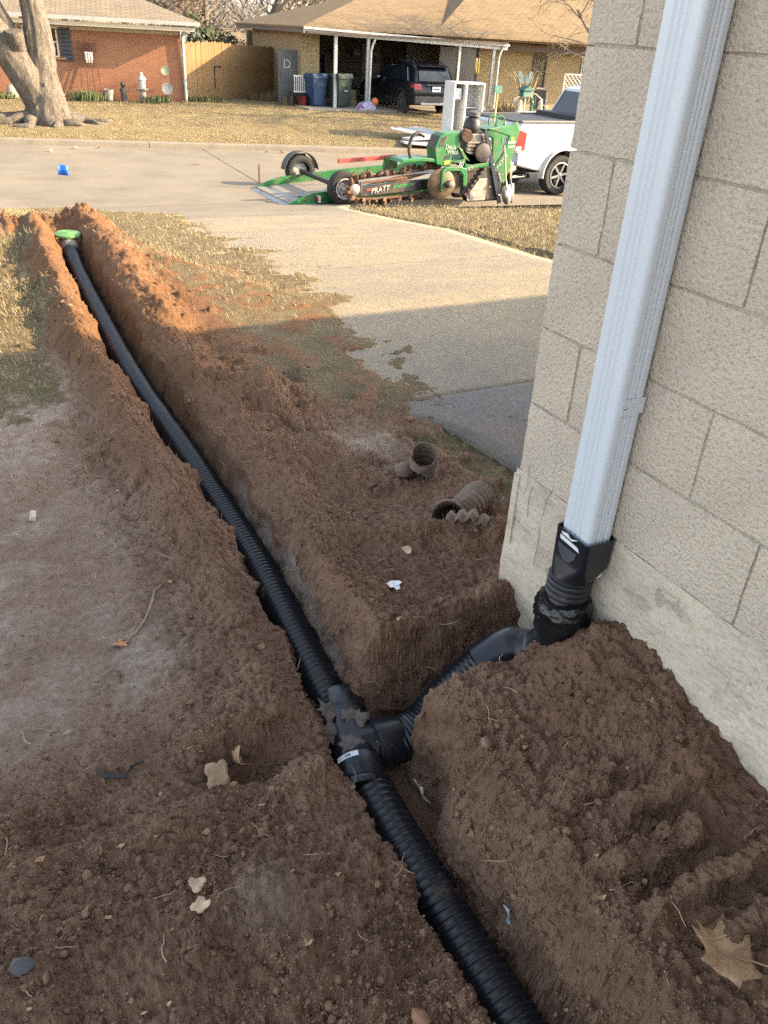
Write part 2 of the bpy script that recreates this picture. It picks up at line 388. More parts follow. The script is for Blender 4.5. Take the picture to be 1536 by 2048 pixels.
l.new(math_('ADD', math_('MULTIPLY', noise_(45, 6, .75), 1.6), math_('ADD', noise_(130, 5, .7), math_('MULTIPLY', noise_(420, 3, .7), .4))), bp.inputs['Height']); l.new(bp.outputs[0], p.inputs['Normal'])

# break up the steep cut faces in three dimensions
Pn = np.stack([GX2, GYc, GZ], -1); du = np.gradient(Pn, axis=1); dv = np.gradient(Pn, axis=0); NN = np.cross(du, dv); NN /= np.linalg.norm(NN, axis=-1)[..., None] + 1e-12
NN *= np.sign(NN[..., 2:3] + 1e-9)
stp = sst(.25, .75, 1 - NN[..., 2]) * (RR < 9)
a_ = GX2 + .9 * GZ; b_ = GYc - 1.1 * GZ; c_ = GX2 * .7 - GYc * .7 + 1.4 * GZ
wob = .013 * fbm(a_, b_ + 2 * GZ, 9, 3) + .013 * np.abs(fbm(c_, b_ + GZ * 1.7, 24, 3, .6)) + .003 * fbm(a_ + GZ, c_ - GZ, 45, 2) - .005
DSP = NN * (wob * stp)[..., None]
GX2 = GX2 + DSP[..., 0]; GYc = np.minimum(GYc + DSP[..., 1], np.maximum(GYc, kerb_near(GX) - .02)); GZ = GZ + DSP[..., 2]
nr_, nt_ = GX.shape
V = np.stack([GX2, GYc, GZ], -1).reshape(-1, 3)
ii = np.arange(nr_ - 1)[:, None] * nt_ + np.arange(nt_ - 1)[None, :]
F = np.stack([ii, ii + 1, ii + nt_ + 1, ii + nt_], -1).reshape(-1, 4)
F = F[:, ::-1]
fc = V[F].mean(1)
keep = (np.ptp(V[F][:, :, 1], axis=1) > 1e-4) & ~((fc[:, 0] > 1.34) & (fc[:, 1] < 1.45))
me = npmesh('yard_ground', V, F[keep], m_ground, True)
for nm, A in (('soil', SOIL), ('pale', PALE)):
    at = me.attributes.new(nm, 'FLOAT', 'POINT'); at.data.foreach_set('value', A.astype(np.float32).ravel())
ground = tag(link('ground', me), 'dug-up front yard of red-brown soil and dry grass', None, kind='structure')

# loose crumbs and clods of soil lying on the ground, far too many to count
def ico():
    t = (1 + 5 ** .5) / 2
    v = np.array([(-1, t, 0), (1, t, 0), (-1, -t, 0), (1, -t, 0), (0, -1, t), (0, 1, t), (0, -1, -t), (0, 1, -t), (t, 0, -1), (t, 0, 1), (-t, 0, -1), (-t, 0, 1)], float)
    v /= np.linalg.norm(v[0])
    f = np.array([(0, 11, 5), (0, 5, 1), (0, 1, 7), (0, 7, 10), (0, 10, 11), (1, 5, 9), (5, 11, 4), (11, 10, 2), (10, 7, 6), (7, 1, 8), (3, 9, 4), (3, 4, 2), (3, 2, 6), (3, 6, 8), (3, 8, 9), (4, 9, 5), (2, 4, 11), (6, 2, 10), (8, 6, 7), (9, 8, 1)])
    return v, f
def octa():
    return np.array([(1, 0, 0), (-1, 0, 0), (0, 1, 0), (0, -1, 0), (0, 0, 1), (0, 0, -1)], float), np.array([(0, 2, 4), (2, 1, 4), (1, 3, 4), (3, 0, 4), (2, 0, 5), (1, 2, 5), (3, 1, 5), (0, 3, 5)])
def scatter_clods(N, rmin, rmax, smin, smax, seed, pw=2.2, form=ico):
    g = np.random.default_rng(seed)
    r = np.exp(g.uniform(math.log(rmin), math.log(rmax), N * 4)); t = np.radians(g.uniform(-24, 82, N * 4))
    X = r * np.sin(t); Y = r * np.cos(t)
    z, so, pa, cu = yard(X, Y)
    dens = sst(-.35, .55, fbm(X, Y, 3.1, 3) + .25) * so * (1 - .8 * np.clip(pa, 0, 1)) * (1 - .6 * sst(.42, .2, X) * sst(1.3, 1.6, Y))
    ok = (g.uniform(0, 1, N * 4) < dens) & ((cu < .06) | (g.uniform(0, 1, N * 4) < .08)) & ~((X > 1.26) & (Y < 1.55))
    X, Y, z, r = [a[ok][:N] for a in (X, Y, z, r)]
    M = len(X); s = smin + (smax - smin) * g.uniform(0, 1, M) ** pw * 1.0
    s *= np.clip(.62 + r * .12, .62, 1.0)
    v, f = form(); k = len(v)
    jit = 1 + g.uniform(-.42, .42, (M, k, 1)); sq = g.uniform(.55, 1.3, (M, 1, 3)); sq[:, :, 2] *= .75
    ang = g.uniform(0, 6.28, M); ca, sa = np.cos(ang), np.sin(ang)
    P = v[None] * jit * sq * s[:, None, None]
    Q = P.copy(); Q[..., 0] = P[..., 0] * ca[:, None] - P[..., 1] * sa[:, None]; Q[..., 1] = P[..., 0] * sa[:, None] + P[..., 1] * ca[:, None]
    Q += np.stack([X, Y, z + s * .25], -1)[:, None, :]
    return Q.reshape(-1, 3), (f[None] + (np.arange(M) * k)[:, None, None]).reshape(-1, 3)
m_clod = mat('soil_clod', (.27, .163, .106), .95, var=.4, scale=9, spec=.1, bump_=.8, bscale=160)
v1, f1 = scatter_clods(52000, .42, 3.4, .0014, .0058, 11, 2.2, octa)
v2, f2 = scatter_clods(1700, .5, 8.2, .004, .016, 12, 4.0)
me = npmesh('soil_clods', np.vstack([v1, v2]), np.vstack([f1, f2 + len(v1)]), m_clod, False)
tag(link('soil_clods', me), 'loose crumbs and clods of dug soil over the yard', None, kind='stuff')

# ------------------------------------------------------------------ the block house on the right
m_block = mat('painted_block', (.58, .49, .385), .85, var=.08, scale=5, bump_=1.0, bscale=120, spec=.25)
m_block.node_tree.nodes['Bump'].inputs['Distance'].default_value = .008
def grain(m_, sc, dark, amt):
    nt = m_.node_tree; pr = nt.nodes['Principled BSDF']; src = pr.inputs['Base Color'].links[0].from_socket
    tcn = nt.nodes.new('ShaderNodeTexCoord'); nz = nt.nodes.new('ShaderNodeTexNoise'); nz.inputs['Scale'].default_value = sc; nz.inputs['Detail'].default_value = 4; nz.inputs['Roughness'].default_value = .7
    nt.links.new(tcn.outputs['Object'], nz.inputs['Vector']); mr = nt.nodes.new('ShaderNodeMapRange'); mr.inputs[1].default_value = .5; mr.inputs[2].default_value = .68; mr.inputs[4].default_value = amt; nt.links.new(nz.outputs[0], mr.inputs[0])
    mx = nt.nodes.new('ShaderNodeMix'); mx.data_type = 'RGBA'; mx.inputs[7].default_value = (*dark, 1); nt.links.new(mr.outputs[0], mx.inputs[0]); nt.links.new(src, mx.inputs[6]); nt.links.new(mx.outputs[2], pr.inputs['Base Color'])
grain(m_block, 120, (.27, .225, .17), .55)
m_mortar = mat('mortar', (.49, .415, .32), .9, var=.12, scale=14, bump_=.8, bscale=120, dirt=(.23, .19, .14), dirt_amt=.35, dscale=7)
m_found = mat('parged_footing', (.56, .475, .37), .9, var=.1, scale=4, bump_=.9, bscale=30, dirt=(.30, .265, .22), dirt_amt=.28, dscale=5, stretch=(1, 1, 2.2))
m_found.node_tree.nodes['Bump'].inputs['Distance'].default_value = .007
grain(m_found, 105, (.29, .245, .185), .55)
WX, WY = 1.284, 1.536
house = thing('block_house', 'cream painted concrete block house with a white downspout on its corner', 'house', (WX, WY, 0))
HO = Vector((WX, WY, 0))
def hb(mb): return mb.xform(Matrix.Translation(-HO))
hb(MB().box((WX + .1416, WY - 2.62, 1.2), (.276, 5.2, 3.4))).build('wall', m_mortar, house)
hb(MB().box((WX + 4.4, WY - .16, 1.2), (8.1, .3, 3.4))).build('wall', m_mortar, house)
CH = .2032
def block_mesh(L, seed):
    g = np.random.default_rng(seed); H = CH - .0065; nx, nz = max(3, int(L / .03)), 7
    vs = []; fs = []
    for j in range(nz):
        for i in range(nx):
            y = -L / 2 + L * i / (nx - 1); z = -H / 2 + H * j / (nz - 1)
            e = min(i, nx - 1 - i, j, nz - 1 - j)
            x = -.0 if e else .0012
            if e == 0: y += g.uniform(-.0018, .0018); z += g.uniform(-.0018, .0018)
            vs.append((x + g.uniform(-.0006, .0006), y, z))
    for j in range(nz - 1):
        for i in range(nx - 1):
            a = j * nx + i; fs.append((a, a + nx, a + nx + 1, a + 1))
    ring = [i for i in range(nx)] + [j * nx + nx - 1 for j in range(1, nz)] + [(nz - 1) * nx + i for i in range(nx - 2, -1, -1)] + [j * nx for j in range(nz - 2, 0, -1)]
    o = len(vs); vs += [(.03, vs[i][1], vs[i][2]) for i in ring]; m = len(ring)
    for k in range(m): fs.append((ring[k], ring[(k + 1) % m], o + (k + 1) % m, o + k))
    mb = MB(); mb.add(vs, fs); return mb.mesh('block', m_block, 40)
full = [block_mesh(.400, s_) for s_ in range(4)]; short = {}
for c in range(-1, 11):                      # c = course index from the joint at eye height downwards is negative
    ztop = 1.5 + CH * (c - 4); zc = ztop - CH / 2 + 0
    if ztop < .5: continue
    odd = (c % 2 == 1)
    y1 = WY; first = .151 if odd else .336
    k = 0
    while y1 > WY - 3.0:
        L = first if k == 0 else .4064
        if k == 0:
            if odd not in short: short[odd] = block_mesh(first - .0052, 90 + odd)
            me_ = short[odd]
        else: me_ = full[random.randrange(4)]
        o = link('block', me_, house); o.location = Vector((WX + random.uniform(-.0012, .0012), y1 - L / 2 - (.0026 if k == 0 else 0), zc)) - HO
        if k == 0: o.location.y += .0052
        y1 -= L; k += 1
# footing: rough parged band below the blocks
def footing():
    ys = np.linspace(WY + .012, -2.2, 190); zs = np.linspace(.487, -.35, 44)
    YY, ZZ = np.meshgrid(ys, zs)
    out = .003 + .006 * sst(.40, .20, ZZ) + .004 * fbm(YY, ZZ * 1.5, 7, 4) + .002 * fbm(YY, ZZ, 40, 2)
    out = out * (sst(.492, .40, ZZ + .03 * fbm(YY, ZZ * 0, 5, 3))) + .0004
    pit = sst(.25, .6, fbm(YY + 4, ZZ * 1.6, 5.5, 5, .65)); out -= .009 * pit * sst(.5, .4, ZZ)
    XX = WX - out
    V = np.stack([XX, YY, ZZ], -1).reshape(-1, 3) - np.array(HO)
    nz_, ny_ = XX.shape; i_ = np.arange(nz_ - 1)[:, None] * ny_ + np.arange(ny_ - 1)[None]
    F = np.stack([i_, i_ + 1, i_ + ny_ + 1, i_ + ny_], -1).reshape(-1, 4)
    return npmesh('footing', V, F, m_found, True)
fo = link('footing', footing(), house)
mbf = MB(); zs_ = np.linspace(.49, -.35, 18)
pf = [(WX + .35, WY + .012), (WX - .012, WY + .012)]
mbf.box((WX + .2, WY + .004, .06), (.41, .024, .82)); hb(mbf).build('footing_return', m_found, house)
m_crack = mat('crack_shadow', (.26, .22, .17), .95, var=.2)
for pts in ([(1.385, .62), (1.40, .55), (1.392, .50), (1.405, .46), (1.41, .38), (1.40, .31), (1.405, .25)], [(1.47, .47), (1.475, .42), (1.468, .37)], [(1.50, .52), (1.49, .475), (1.495, .44)], [(1.05, .60), (1.06, .585), (1.05, .57)]):
    hb(MB().tube([(WX - .0052 * (z_ < .48) - .0062 * (z_ < .36), y_, z_) for y_, z_ in pts], .0009, 4)).build('crack', m_crack, house)
hb(MB().tube([(WX, 1.305, .60), (WX, 1.31, .585), (WX, 1.308, .565)], [.002, .0045, .0015], 5)).build('rust_mark', mat('rust_stain', (.16, .07, .04), .9), house)
m_roof0 = mat('asphalt_shingle_brown', (.16, .12, .09), .9, var=.3, scale=9)
m_soff = mat('white_soffit', (.7, .7, .68), .6, var=.04)
# roof with its eaves: its shade lies over the whole near yard
ro = MB(); ro.prism([(.95, -12), (.95, 2.05), (3.5, 2.0), (8.05, 1.7), (8.5, 1.45), (11, 1.4), (11, -12)], (0, 0, 2.15), (1, 0, 0), (0, 1, 0), (0, 0, .14))
hb(ro).build('roof', m_roof0, house)
gu = MB().box((5.9, 2.22, 2.5), (5.0, .1, .1)); # front gutter
# ------------------------------------------------------------------ downspout
m_white = mat('white_aluminium', (.60, .635, .67), .32, var=.02, scale=2, spec=.5)
ds = thing('downspout', 'white ribbed aluminium downspout running down the block wall', 'downspout', (1.243, 1.205, .45))
def spout(z0, z1):
    # rectangular tube 100 wide (Y) by 74 deep (X) with rounded corners and ribbed faces
    pts = []
    hx, hy, rad = .037, .050, .011
    def side(a, b, nrm):
        out = []
        L = (Vector(b) - Vector(a)).length; N = 44
        for i in range(N + 1):
            t = i / N; p_ = Vector(a).lerp(Vector(b), t); s_ = t * L
            d_ = 0
            for c_ in (.3, .5, .7):
                w_ = .0055
                q_ = abs(s_ - c_ * L)
                if q_ < w_: d_ = -.0032 * math.cos(q_ / w_ * math.pi / 2)
            out.append(p_ + Vector(nrm) * d_)
        return out
    corners = [(hx, -hy), (hx, hy), (-hx, hy), (-hx, -hy)]; nr = [(1, 0), (0, 1), (-1, 0), (0, -1)]
    def arc(cx, cy, a0):
        return [Vector((cx + rad * math.cos(a0 + k * math.pi / 10), cy + rad * math.sin(a0 + k * math.pi / 10))) for k in range(1, 5)]
    loop = []
    loop += side((hx, -hy + rad), (hx, hy - rad), (1, 0)); loop += arc(hx - rad, hy - rad, 0)
    loop += side((hx - rad, hy), (-hx + rad, hy), (0, 1)); loop += arc(-hx + rad, hy - rad, math.pi / 2)
    loop += side((-hx, hy - rad), (-hx, -hy + rad), (-1, 0)); loop += arc(-hx + rad, -hy + rad, math.pi)
    loop += side((-hx + rad, -hy), (hx - rad, -hy), (0, -1)); loop += arc(hx - rad, -hy + rad, -math.pi / 2)
    n_ = len(loop); mb = MB()
    vs = [(p_.x, p_.y, z0) for p_ in loop] + [(p_.x, p_.y, z1) for p_ in loop]
    mb.add(vs, [(i, (i + 1) % n_, (i + 1) % n_ + n_, i + n_) for i in range(n_)])
    return mb
spout(-.075, 2.0).build('spout_tube', m_white, ds, 50)
st = MB(); st.box((.004, -.0515, .385), (.066, .0026, .036));
st.build('strap', m_white, ds)
MB().lathe([(.0045, 0), (.0045, .002), (.003, .0035)], 10, (-.018, -.0528, .385), (0, -1, 0)).build('screw', mat('zinc_screw', (.6, .6, .58), .35, .9), ds, 30)

# ------------------------------------------------------------------ drain pipes
m_hdpe = mat('black_plastic', (.010, .012, .017), .30, var=.3, scale=3, spec=.5, dirt=(.10, .062, .042), dirt_amt=.06, dscale=9)
m_hdpe2 = mat('black_plastic_dusty', (.018, .019, .022), .45, var=.3, scale=5, spec=.5, dirt=(.13, .09, .065), dirt_amt=.34, dscale=7)
def corrugated(path, r, pitch, amp, mat_, name, parent, n=28, prof=(0, .35, 1, 1, .35, 0), seed=0):
    pts = [Vector(p_) for p_ in path]; seg = [(pts[i + 1] - pts[i]).length for i in range(len(pts) - 1)]; cum = [0]
    for s_ in seg: cum.append(cum[-1] + s_)
    L = cum[-1]; k = int(L / pitch); m_ = len(prof); P = []; RD = []
    offs = [j / m_ for j in range(m_)]
    arr = np.array([tuple(p_) for p_ in pts]); cu = np.array(cum)
    for i in range(k):
        for j in range(m_):
            s_ = (i + offs[j]) * pitch
            P.append(Vector([float(np.interp(s_, cu, arr[:, a])) for a in range(3)])); RD.append(r - amp + amp * prof[j])
    mb = MB().tube(P, RD, n)
    return mb.build(name, mat_, parent, 48)
def smooth_path(pts, k=8):
    pts = [Vector(p_) for p_ in pts]; out = []
    for i in range(len(pts) - 1):
        p0 = pts[max(i - 1, 0)]; p1 = pts[i]; p2 = pts[i + 1]; p3 = pts[min(i + 2, len(pts) - 1)]
        for j in range(k):
            t = j / k; out.append(.5 * ((2 * p1) + (-p0 + p2) * t + (2 * p0 - 5 * p1 + 4 * p2 - p3) * t * t + (-p0 + 3 * p1 - 3 * p2 + p3) * t ** 3))
    out.append(pts[-1]); return out
PZ = -.105
TEE = Vector((.676, 1.30, PZ + .004))
far_path = smooth_path([(.690, 1.44, PZ), (.70, 1.6, PZ), (.74, 2.2, PZ - .005), (.745, 3.0, PZ), (.735, 4.0, PZ), (.77, 5.0, PZ), (.815, 6.0, PZ + .0), (.85, 6.62, PZ + .02)])
p_far = thing('drain_pipe', 'long black corrugated pipe running from the tee down the trench to the green lid', 'pipe', (.7, 1.45, PZ), group='black corrugated drain pipes')
def rel(o, path): return [Vector(p_) - o.location for p_ in path]
corrugated(rel(p_far, far_path), .060, .020, .006, m_hdpe, 'corrugated_tube', p_far)
p_near = thing('drain_pipe', 'black corrugated pipe below the tee with the white sticker, leaving the photo at the bottom', 'pipe', (.66, 1.2, PZ), group='black corrugated drain pipes')
corrugated(rel(p_near, smooth_path([(.66, 1.175, PZ), (.655, 1.0, PZ), (.655, .7, PZ), (.66, .3, PZ), (.66, -.5, PZ), (.66, -1.4, PZ)])), .060, .020, .006, m_hdpe, 'corrugated_tube', p_near)
p_br = thing('drain_pipe', 'short black corrugated branch pipe between the tee and the elbow below the downspout', 'pipe', (.85, 1.31, PZ), group='black corrugated drain pipes')
corrugated(rel(p_br, smooth_path([(.79, 1.275, PZ), (.88, 1.29, -.09), (.98, 1.315, -.035), (1.10, 1.322, .032)])), .062, .015, .0045, m_hdpe, 'corrugated_tube', p_br, prof=(0, .5, 1, 1, .5, 0))
# tee
tee = thing('pipe_tee', 'black tee fitting in the trench, littered with wet leaves, white sticker on its collar', 'pipe fitting', TEE)
ax = Vector((-.03, -.115, 0)).normalized()
def ringed(mb, prof, c, axis, n=32): return mb.lathe(prof, n, c, axis)
mb = MB(); ringed(mb, [(.0655, -.178), (.0665, -.176), (.0665, -.115), (.062, -.11), (.0605, -.02), (.0605, .03), (.063, .055), (.0675, .06), (.0675, .128), (.066, .13)], (0, 0, 0), ax)
mb.build('barrel', m_hdpe, tee, 40)
mb = MB(); ringed(mb, [(.058, .0), (.058, .055), (.0655, .06), (.0655, .066), (.0665, .067), (.0665, .128), (.065, .13)], (0, 0, 0), (1, -.1, .0))
mb.build('branch_hub', m_hdpe, tee, 40)
m_tape = mat('black_tape', (.008, .009, .011), .22, var=.4, scale=30, spec=.6, bump_=.5, bscale=35)
mb = MB(); ringed(mb, [(.0655, .112), (.067, .118), (.064, .13), (.0665, .143), (.062, .152)], (0, 0, 0), ax); mb.build('tape_wrap', m_tape, tee, 60)
def patch(center_axis_pt, axis, r, h0, h1, a0, a1, ref, k=10):
    z = Vector(axis).normalized(); x = (Vector(ref) - z * Vector(ref).dot(z)).normalized(); y = z.cross(x); c = Vector(center_axis_pt); vs = []; fs = []
    for i in range(k + 1):
        a = a0 + (a1 - a0) * i / k
        for h in (h0, h1): vs.append(c + z * h + (x * math.cos(a) + y * math.sin(a)) * r)
    for i in range(k): fs.append((2 * i, 2 * i + 1, 2 * i + 3, 2 * i + 2))
    mb = MB(); mb.add(vs, fs); return mb
m_label = mat('white_label', (.72, .74, .76), .5, var=.03)
m_ink = mat('black_ink', (.02, .02, .02), .6)
stk = patch((0, 0, 0), ax, .0682, .062, .078, .0, .85, (0, 0, 1)).build('sticker', m_label, tee, 180)
for a_, w_ in ((.30, .05), (.37, .04), (.44, .05)):
    patch((0, 0, 0), ax, .0686, .066, .074, a_, a_ + w_, (0, 0, 1), 2).build('print', m_ink, stk)
# elbow with wrapped joint
elb = thing('pipe_elbow', 'black elbow with tape-wrapped joint turning the downspout drain into the branch trench', 'pipe fitting', (1.205, 1.215, .12))
ep = smooth_path([(1.208, 1.195, .235), (1.206, 1.205, .16), (1.19, 1.24, .10), (1.15, 1.295, .075), (1.075, 1.321, .022)], 7)
MB().tube(rel(elb, ep), [.066, .066, .066, .066, .062, .059, .058] + [.058] * 7 + [.058] * 6 + [.064] * (len(ep) - 20), 28).build('elbow_tube', m_hdpe, elb, 50)
prof = []; g = random.Random(5)
for i in range(13): prof.append((.064 + .009 * math.sin(i / 12 * math.pi) + g.uniform(-.0018, .0018), .1 + i * .0075))
tw = MB().lathe(prof, 36, (.003, -.02, 0), (0, 0, 1))
tw.v = [(x + g.uniform(-.0028, .0028), y + g.uniform(-.0028, .0028), z + .012 * math.sin(3 * math.atan2(y, x)) * .5) for x, y, z in tw.v]
tw.build('tape_wrap', m_tape, elb, 60)
# adapter: square cup on corrugated sleeve
ad = thing('downspout_adapter', 'black plastic adapter cup with torn white sticker at the foot of the downspout', 'pipe fitting', (1.225, 1.2, .195))
corrugated([(-.015, -.003, -.01), (-.012, 0, .09), (-.004, .003, .19)], .0565, .0155, .0045, m_hdpe2, 'corrugated_sleeve', ad, prof=(0, .2, .9, 1, 1, .3))
def cup():
    rows = []
    def rect(hx, hy, z, rad, n=6, cx=.012, tilt=0):
        o_ = []
        for (sx, sy, a0) in ((1, 1, 0), (-1, 1, 90), (-1, -1, 180), (1, -1, 270)):
            for k in range(n):
                a = R(a0 + 90 * k / (n - 1)); o_.append((cx + sx * (hx - rad) + rad * math.cos(a), sy * (hy - rad) + rad * math.sin(a), z))
        return o_
    rows = [rect(.052, .052, .175, .0515, cx=-.005), rect(.053, .054, .185, .045, cx=0), rect(.05, .057, .215, .02), rect(.0455, .0585, .228, .014), rect(.0455, .059, .292, .011), rect(.0455, .059, .296, .011), rect(.043, .0565, .296, .01), rect(.043, .0565, .24, .01)]
    mb = MB(); n_ = len(rows[0]); vs = [v for r_ in rows for v in r_]; fs = []
    for i in range(len(rows) - 1):
        for k in range(n_): fs.append((i * n_ + k, i * n_ + (k + 1) % n_, (i + 1) * n_ + (k + 1) % n_, (i + 1) * n_ + k))
    mb.add(vs, fs); return mb
cup().build('square_cup', m_hdpe, ad, 40)
sh = [(-.038, .0), (.03, .0), (.026, -.018), (.012, -.034), (-.008, -.038), (-.026, -.026)]
m_grey = mat('dusty_grey_plastic', (.06, .062, .075), .55, var=.15)
MB().prism(sh, (-.0338, .0, .258), (0, -1, 0), (0, 0, 1), (-.003, 0, 0)).build('moulded_tab', m_grey, ad)
MB().prism([(-.036, .0), (.028, -.004), (.036, -.014), (-.034, -.011)], (-.0338, .0, .281), (0, -1, 0), (0, 0, 1), (-.0012, 0, 0)).build('torn_sticker', m_label, ad)
MB().prism([(-.03, .0), (-.008, .004), (.004, -.004), (.03, .006), (.01, -.007), (-.026, -.005)], (-.0338, .004, .290), (0, -1, 0), (0, 0, 1), (-.0012, 0, 0)).build('torn_sticker', m_label, ad)
# pop-up emitter with a green lid
em = thing('popup_emitter', 'pop-up drain emitter with a round green lid at the end of the trench', 'drain', (.868, 6.84, .0))
m_glid = mat('green_plastic', (.10, .235, .075), .5, var=.12, scale=6, spec=.4)
lid = MB().lathe([(.0, .002), (.088, .0), (.096, .004), (.098, .012), (.095, .02), (.07, .026), (.03, .029), (.0, .030)], 40, (0, 0, .02), (0, -.06, 1), False).build('lid', m_glid, em, 35)
mb = MB()
for k in range(3): mb.lathe([(.028 + k * .022 - .002, 0), (.028 + k * .022, .003), (.028 + k * .022 + .002, 0)], 32, (0, 0, .0475 - k * .0018), (0, -.06, 1), False)
mb.build('ring', m_glid, lid, 60)
m_gpipe = mat('dusty_pipe_grey', (.16, .165, .175), .5, var=.2, dirt=(.2, .13, .09), dirt_amt=.3)
MB().tube(rel(em, smooth_path([(.868, 6.84, .02), (.866, 6.82, -.02), (.855, 6.68, -.085)])), .062, 24).build('body', m_gpipe, em, 50)
corrugated(rel(em, smooth_path([(.857, 6.72, -.07), (.85, 6.62, -.088), (.843, 6.45, PZ + .01)])), .064, .018, .006, m_hdpe, 'coupling', em)

# ------------------------------------------------------------------ street, kerbs, driveway, far lawn
def nodes_mat(name):
    global n, l, p, tc
    m_, n, l, p = newmat(name); tc = n.new('ShaderNodeTexCoord'); return m_
m_conc = nodes_mat('street_concrete')
c = ramp_(noise_(.9, 8, .65), [(.3, (.15, .13, .105)), (.55, (.195, .17, .135)), (.75, (.225, .20, .16))])
c = mix_(ramp_(noise_(160, 3, .7), [(.45, (0, 0, 0)), (.7, (.4, .4, .4))]), c, (.17, .145, .115))
c = mix_(ramp_(noise_(.35, 9, .75), [(.55, (0, 0, 0)), (.72, (.45, .45, .45))]), c, (.25, .18, .115))
l.new(c, p.inputs['Base Color']); p.inputs['Roughness'].default_value = .9; p.inputs['Specular IOR Level'].default_value = .2
def drive_mat(name, c0, c1, dirt, da):
    m_ = nodes_mat(name)
    c = ramp_(noise_(2.4, 8, .7), [(.3, c0), (.7, c1)])
    c = mix_(ramp_(noise_(1.1, 10, .75), [(.42 - da * .2, (0, 0, 0)), (.66 - da * .1, (.95, .95, .95))]), c, ramp_(noise_(14, 8, .75), [(.3, dirt), (.7, tuple(min(1, q * 1.5) for q in dirt))]))
    c = mix_(ramp_(noise_(34, 8, .8), [(.50, (0, 0, 0)), (.68, (.6, .6, .6))]), c, (.10, .08, .058))
    c = mix_(ramp_(noise_(52, 8, .8), [(.52, (0, 0, 0)), (.66, (.8, .8, .8))]), c, (.30, .25, .17))
    l.new(c, p.inputs['Base Color']); p.inputs['Roughness'].default_value = .92; p.inputs['Specular IOR Level'].default_value = .2
    b = n.new('ShaderNodeBump'); b.inputs['Strength'].default_value = .8; b.inputs['Distance'].default_value = .010
    l.new(math_('ADD', noise_(90, 6, .75), noise_(25, 5, .7)), b.inputs['Height']); l.new(b.outputs[0], p.inputs['Normal'])
    return m_
m_drive = drive_mat('driveway_concrete', (.19, .17, .14), (.25, .22, .175), (.25, .20, .135), .25)
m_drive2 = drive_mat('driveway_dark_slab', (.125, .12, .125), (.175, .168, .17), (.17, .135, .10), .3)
def sheet(xs0, xs1, ys, nx, zf, name, mat_, parent=None, lift=0.0, thick=.12, kind=None):
    """strip between x0(y) and x1(y) following the land; closed sides"""
    ys = np.asarray(ys); x0 = np.asarray([xs0(y) for y in ys]); x1 = np.asarray([xs1(y) for y in ys])
    t = np.linspace(0, 1, nx)[None, :]; X = x0[:, None] * (1 - t) + x1[:, None] * t; Y = np.repeat(ys[:, None], nx, 1)
    Z = zf(X, Y) + lift
    ny = len(ys); V = np.stack([X, Y, Z], -1).reshape(-1, 3); V2 = V.copy(); V2[:, 2] -= thick
    i_ = np.arange(ny - 1)[:, None] * nx + np.arange(nx - 1)[None]
    F = np.stack([i_, i_ + 1, i_ + nx + 1, i_ + nx], -1).reshape(-1, 4)
    b_ = np.concatenate([np.arange(nx), np.arange(1, ny) * nx + nx - 1, (ny - 1) * nx + np.arange(nx - 2, -1, -1), np.arange(ny - 2, 0, -1) * nx])
    o_ = len(V); S_ = np.stack([b_, b_ + o_, np.roll(b_, -1) + o_, np.roll(b_, -1)], -1)
    return link(name, npmesh(name, np.vstack([V, V2]), np.vstack([F, S_]), mat_, False), parent)
def zdrive(X, Y): return base_z(X, Y) + .004 * fbm(X, Y, 1.5, 3)
dw = sheet(lambda y: drive_left(y) + .05, lambda y: drive_right(y), np.linspace(1.57, 16.1, 60), 14, lambda X, Y: base_z(X, Y), 'driveway', m_drive, lift=-.03, thick=.02)
tag(dw, 'concrete driveway dusted with red soil and straw', kind='structure')
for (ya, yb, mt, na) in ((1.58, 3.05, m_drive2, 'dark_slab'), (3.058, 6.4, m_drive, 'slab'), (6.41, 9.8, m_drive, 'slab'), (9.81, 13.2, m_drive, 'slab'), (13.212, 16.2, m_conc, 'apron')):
    jag = lambda y: drive_left(y) - .42 * float(sst(2.6, 3.4, y))
    sheet(jag, lambda y: drive_right(y), np.linspace(ya, yb, int((yb - ya) * 22)), 26, zdrive, na, mt, dw, lift=.004)
st = tag(sheet(lambda y: -60, lambda y: 90, [16.2, 26], 2, lambda X, Y: X * 0 - 1.75, 'street', m_conc, lift=-.12), 'pale concrete street crossing behind the yard', kind='structure')
def street_slab(xa, xb):
    mb = MB(); N = 8
    vs = []
    for i in range(N + 1):
        x = xa + (xb - xa) * i / N
        for t_ in (0, 1):
            y0_, y1_ = kerb_near(x) - .1, kerb_far(x) + .02; vs.append((x + .55 * t_ - .25, y0_ + (y1_ - y0_) * t_, street_z(x) + (.0 if t_ else 0)))
    fs = [(2 * i, 2 * i + 2, 2 * i + 3, 2 * i + 1) for i in range(N)]
    mb.add(vs, fs); return mb.build('slab', m_conc, st)
xj = [-44, -30, -19, -10.5, -2.2, 6.72, 15.5, 24, 34, 46, 70]
for a_, b_ in zip(xj[:-1], xj[1:]): street_slab(a_ + .012, b_ - .012)
m_kerb = mat('kerb_concrete', (.19, .165, .135), .9, var=.16, scale=3, bump_=.4, bscale=40, dirt=(.2, .16, .11), dirt_amt=.4, dscale=3)
kb = tag(bpy.data.objects.new('kerb', None), 'concrete kerb along the far side of the street', kind='structure'); COL.objects.link(kb)
xk = [-40, -30, -21, -12, -3.6, 5.6, 14.2, 23, 32, 45]
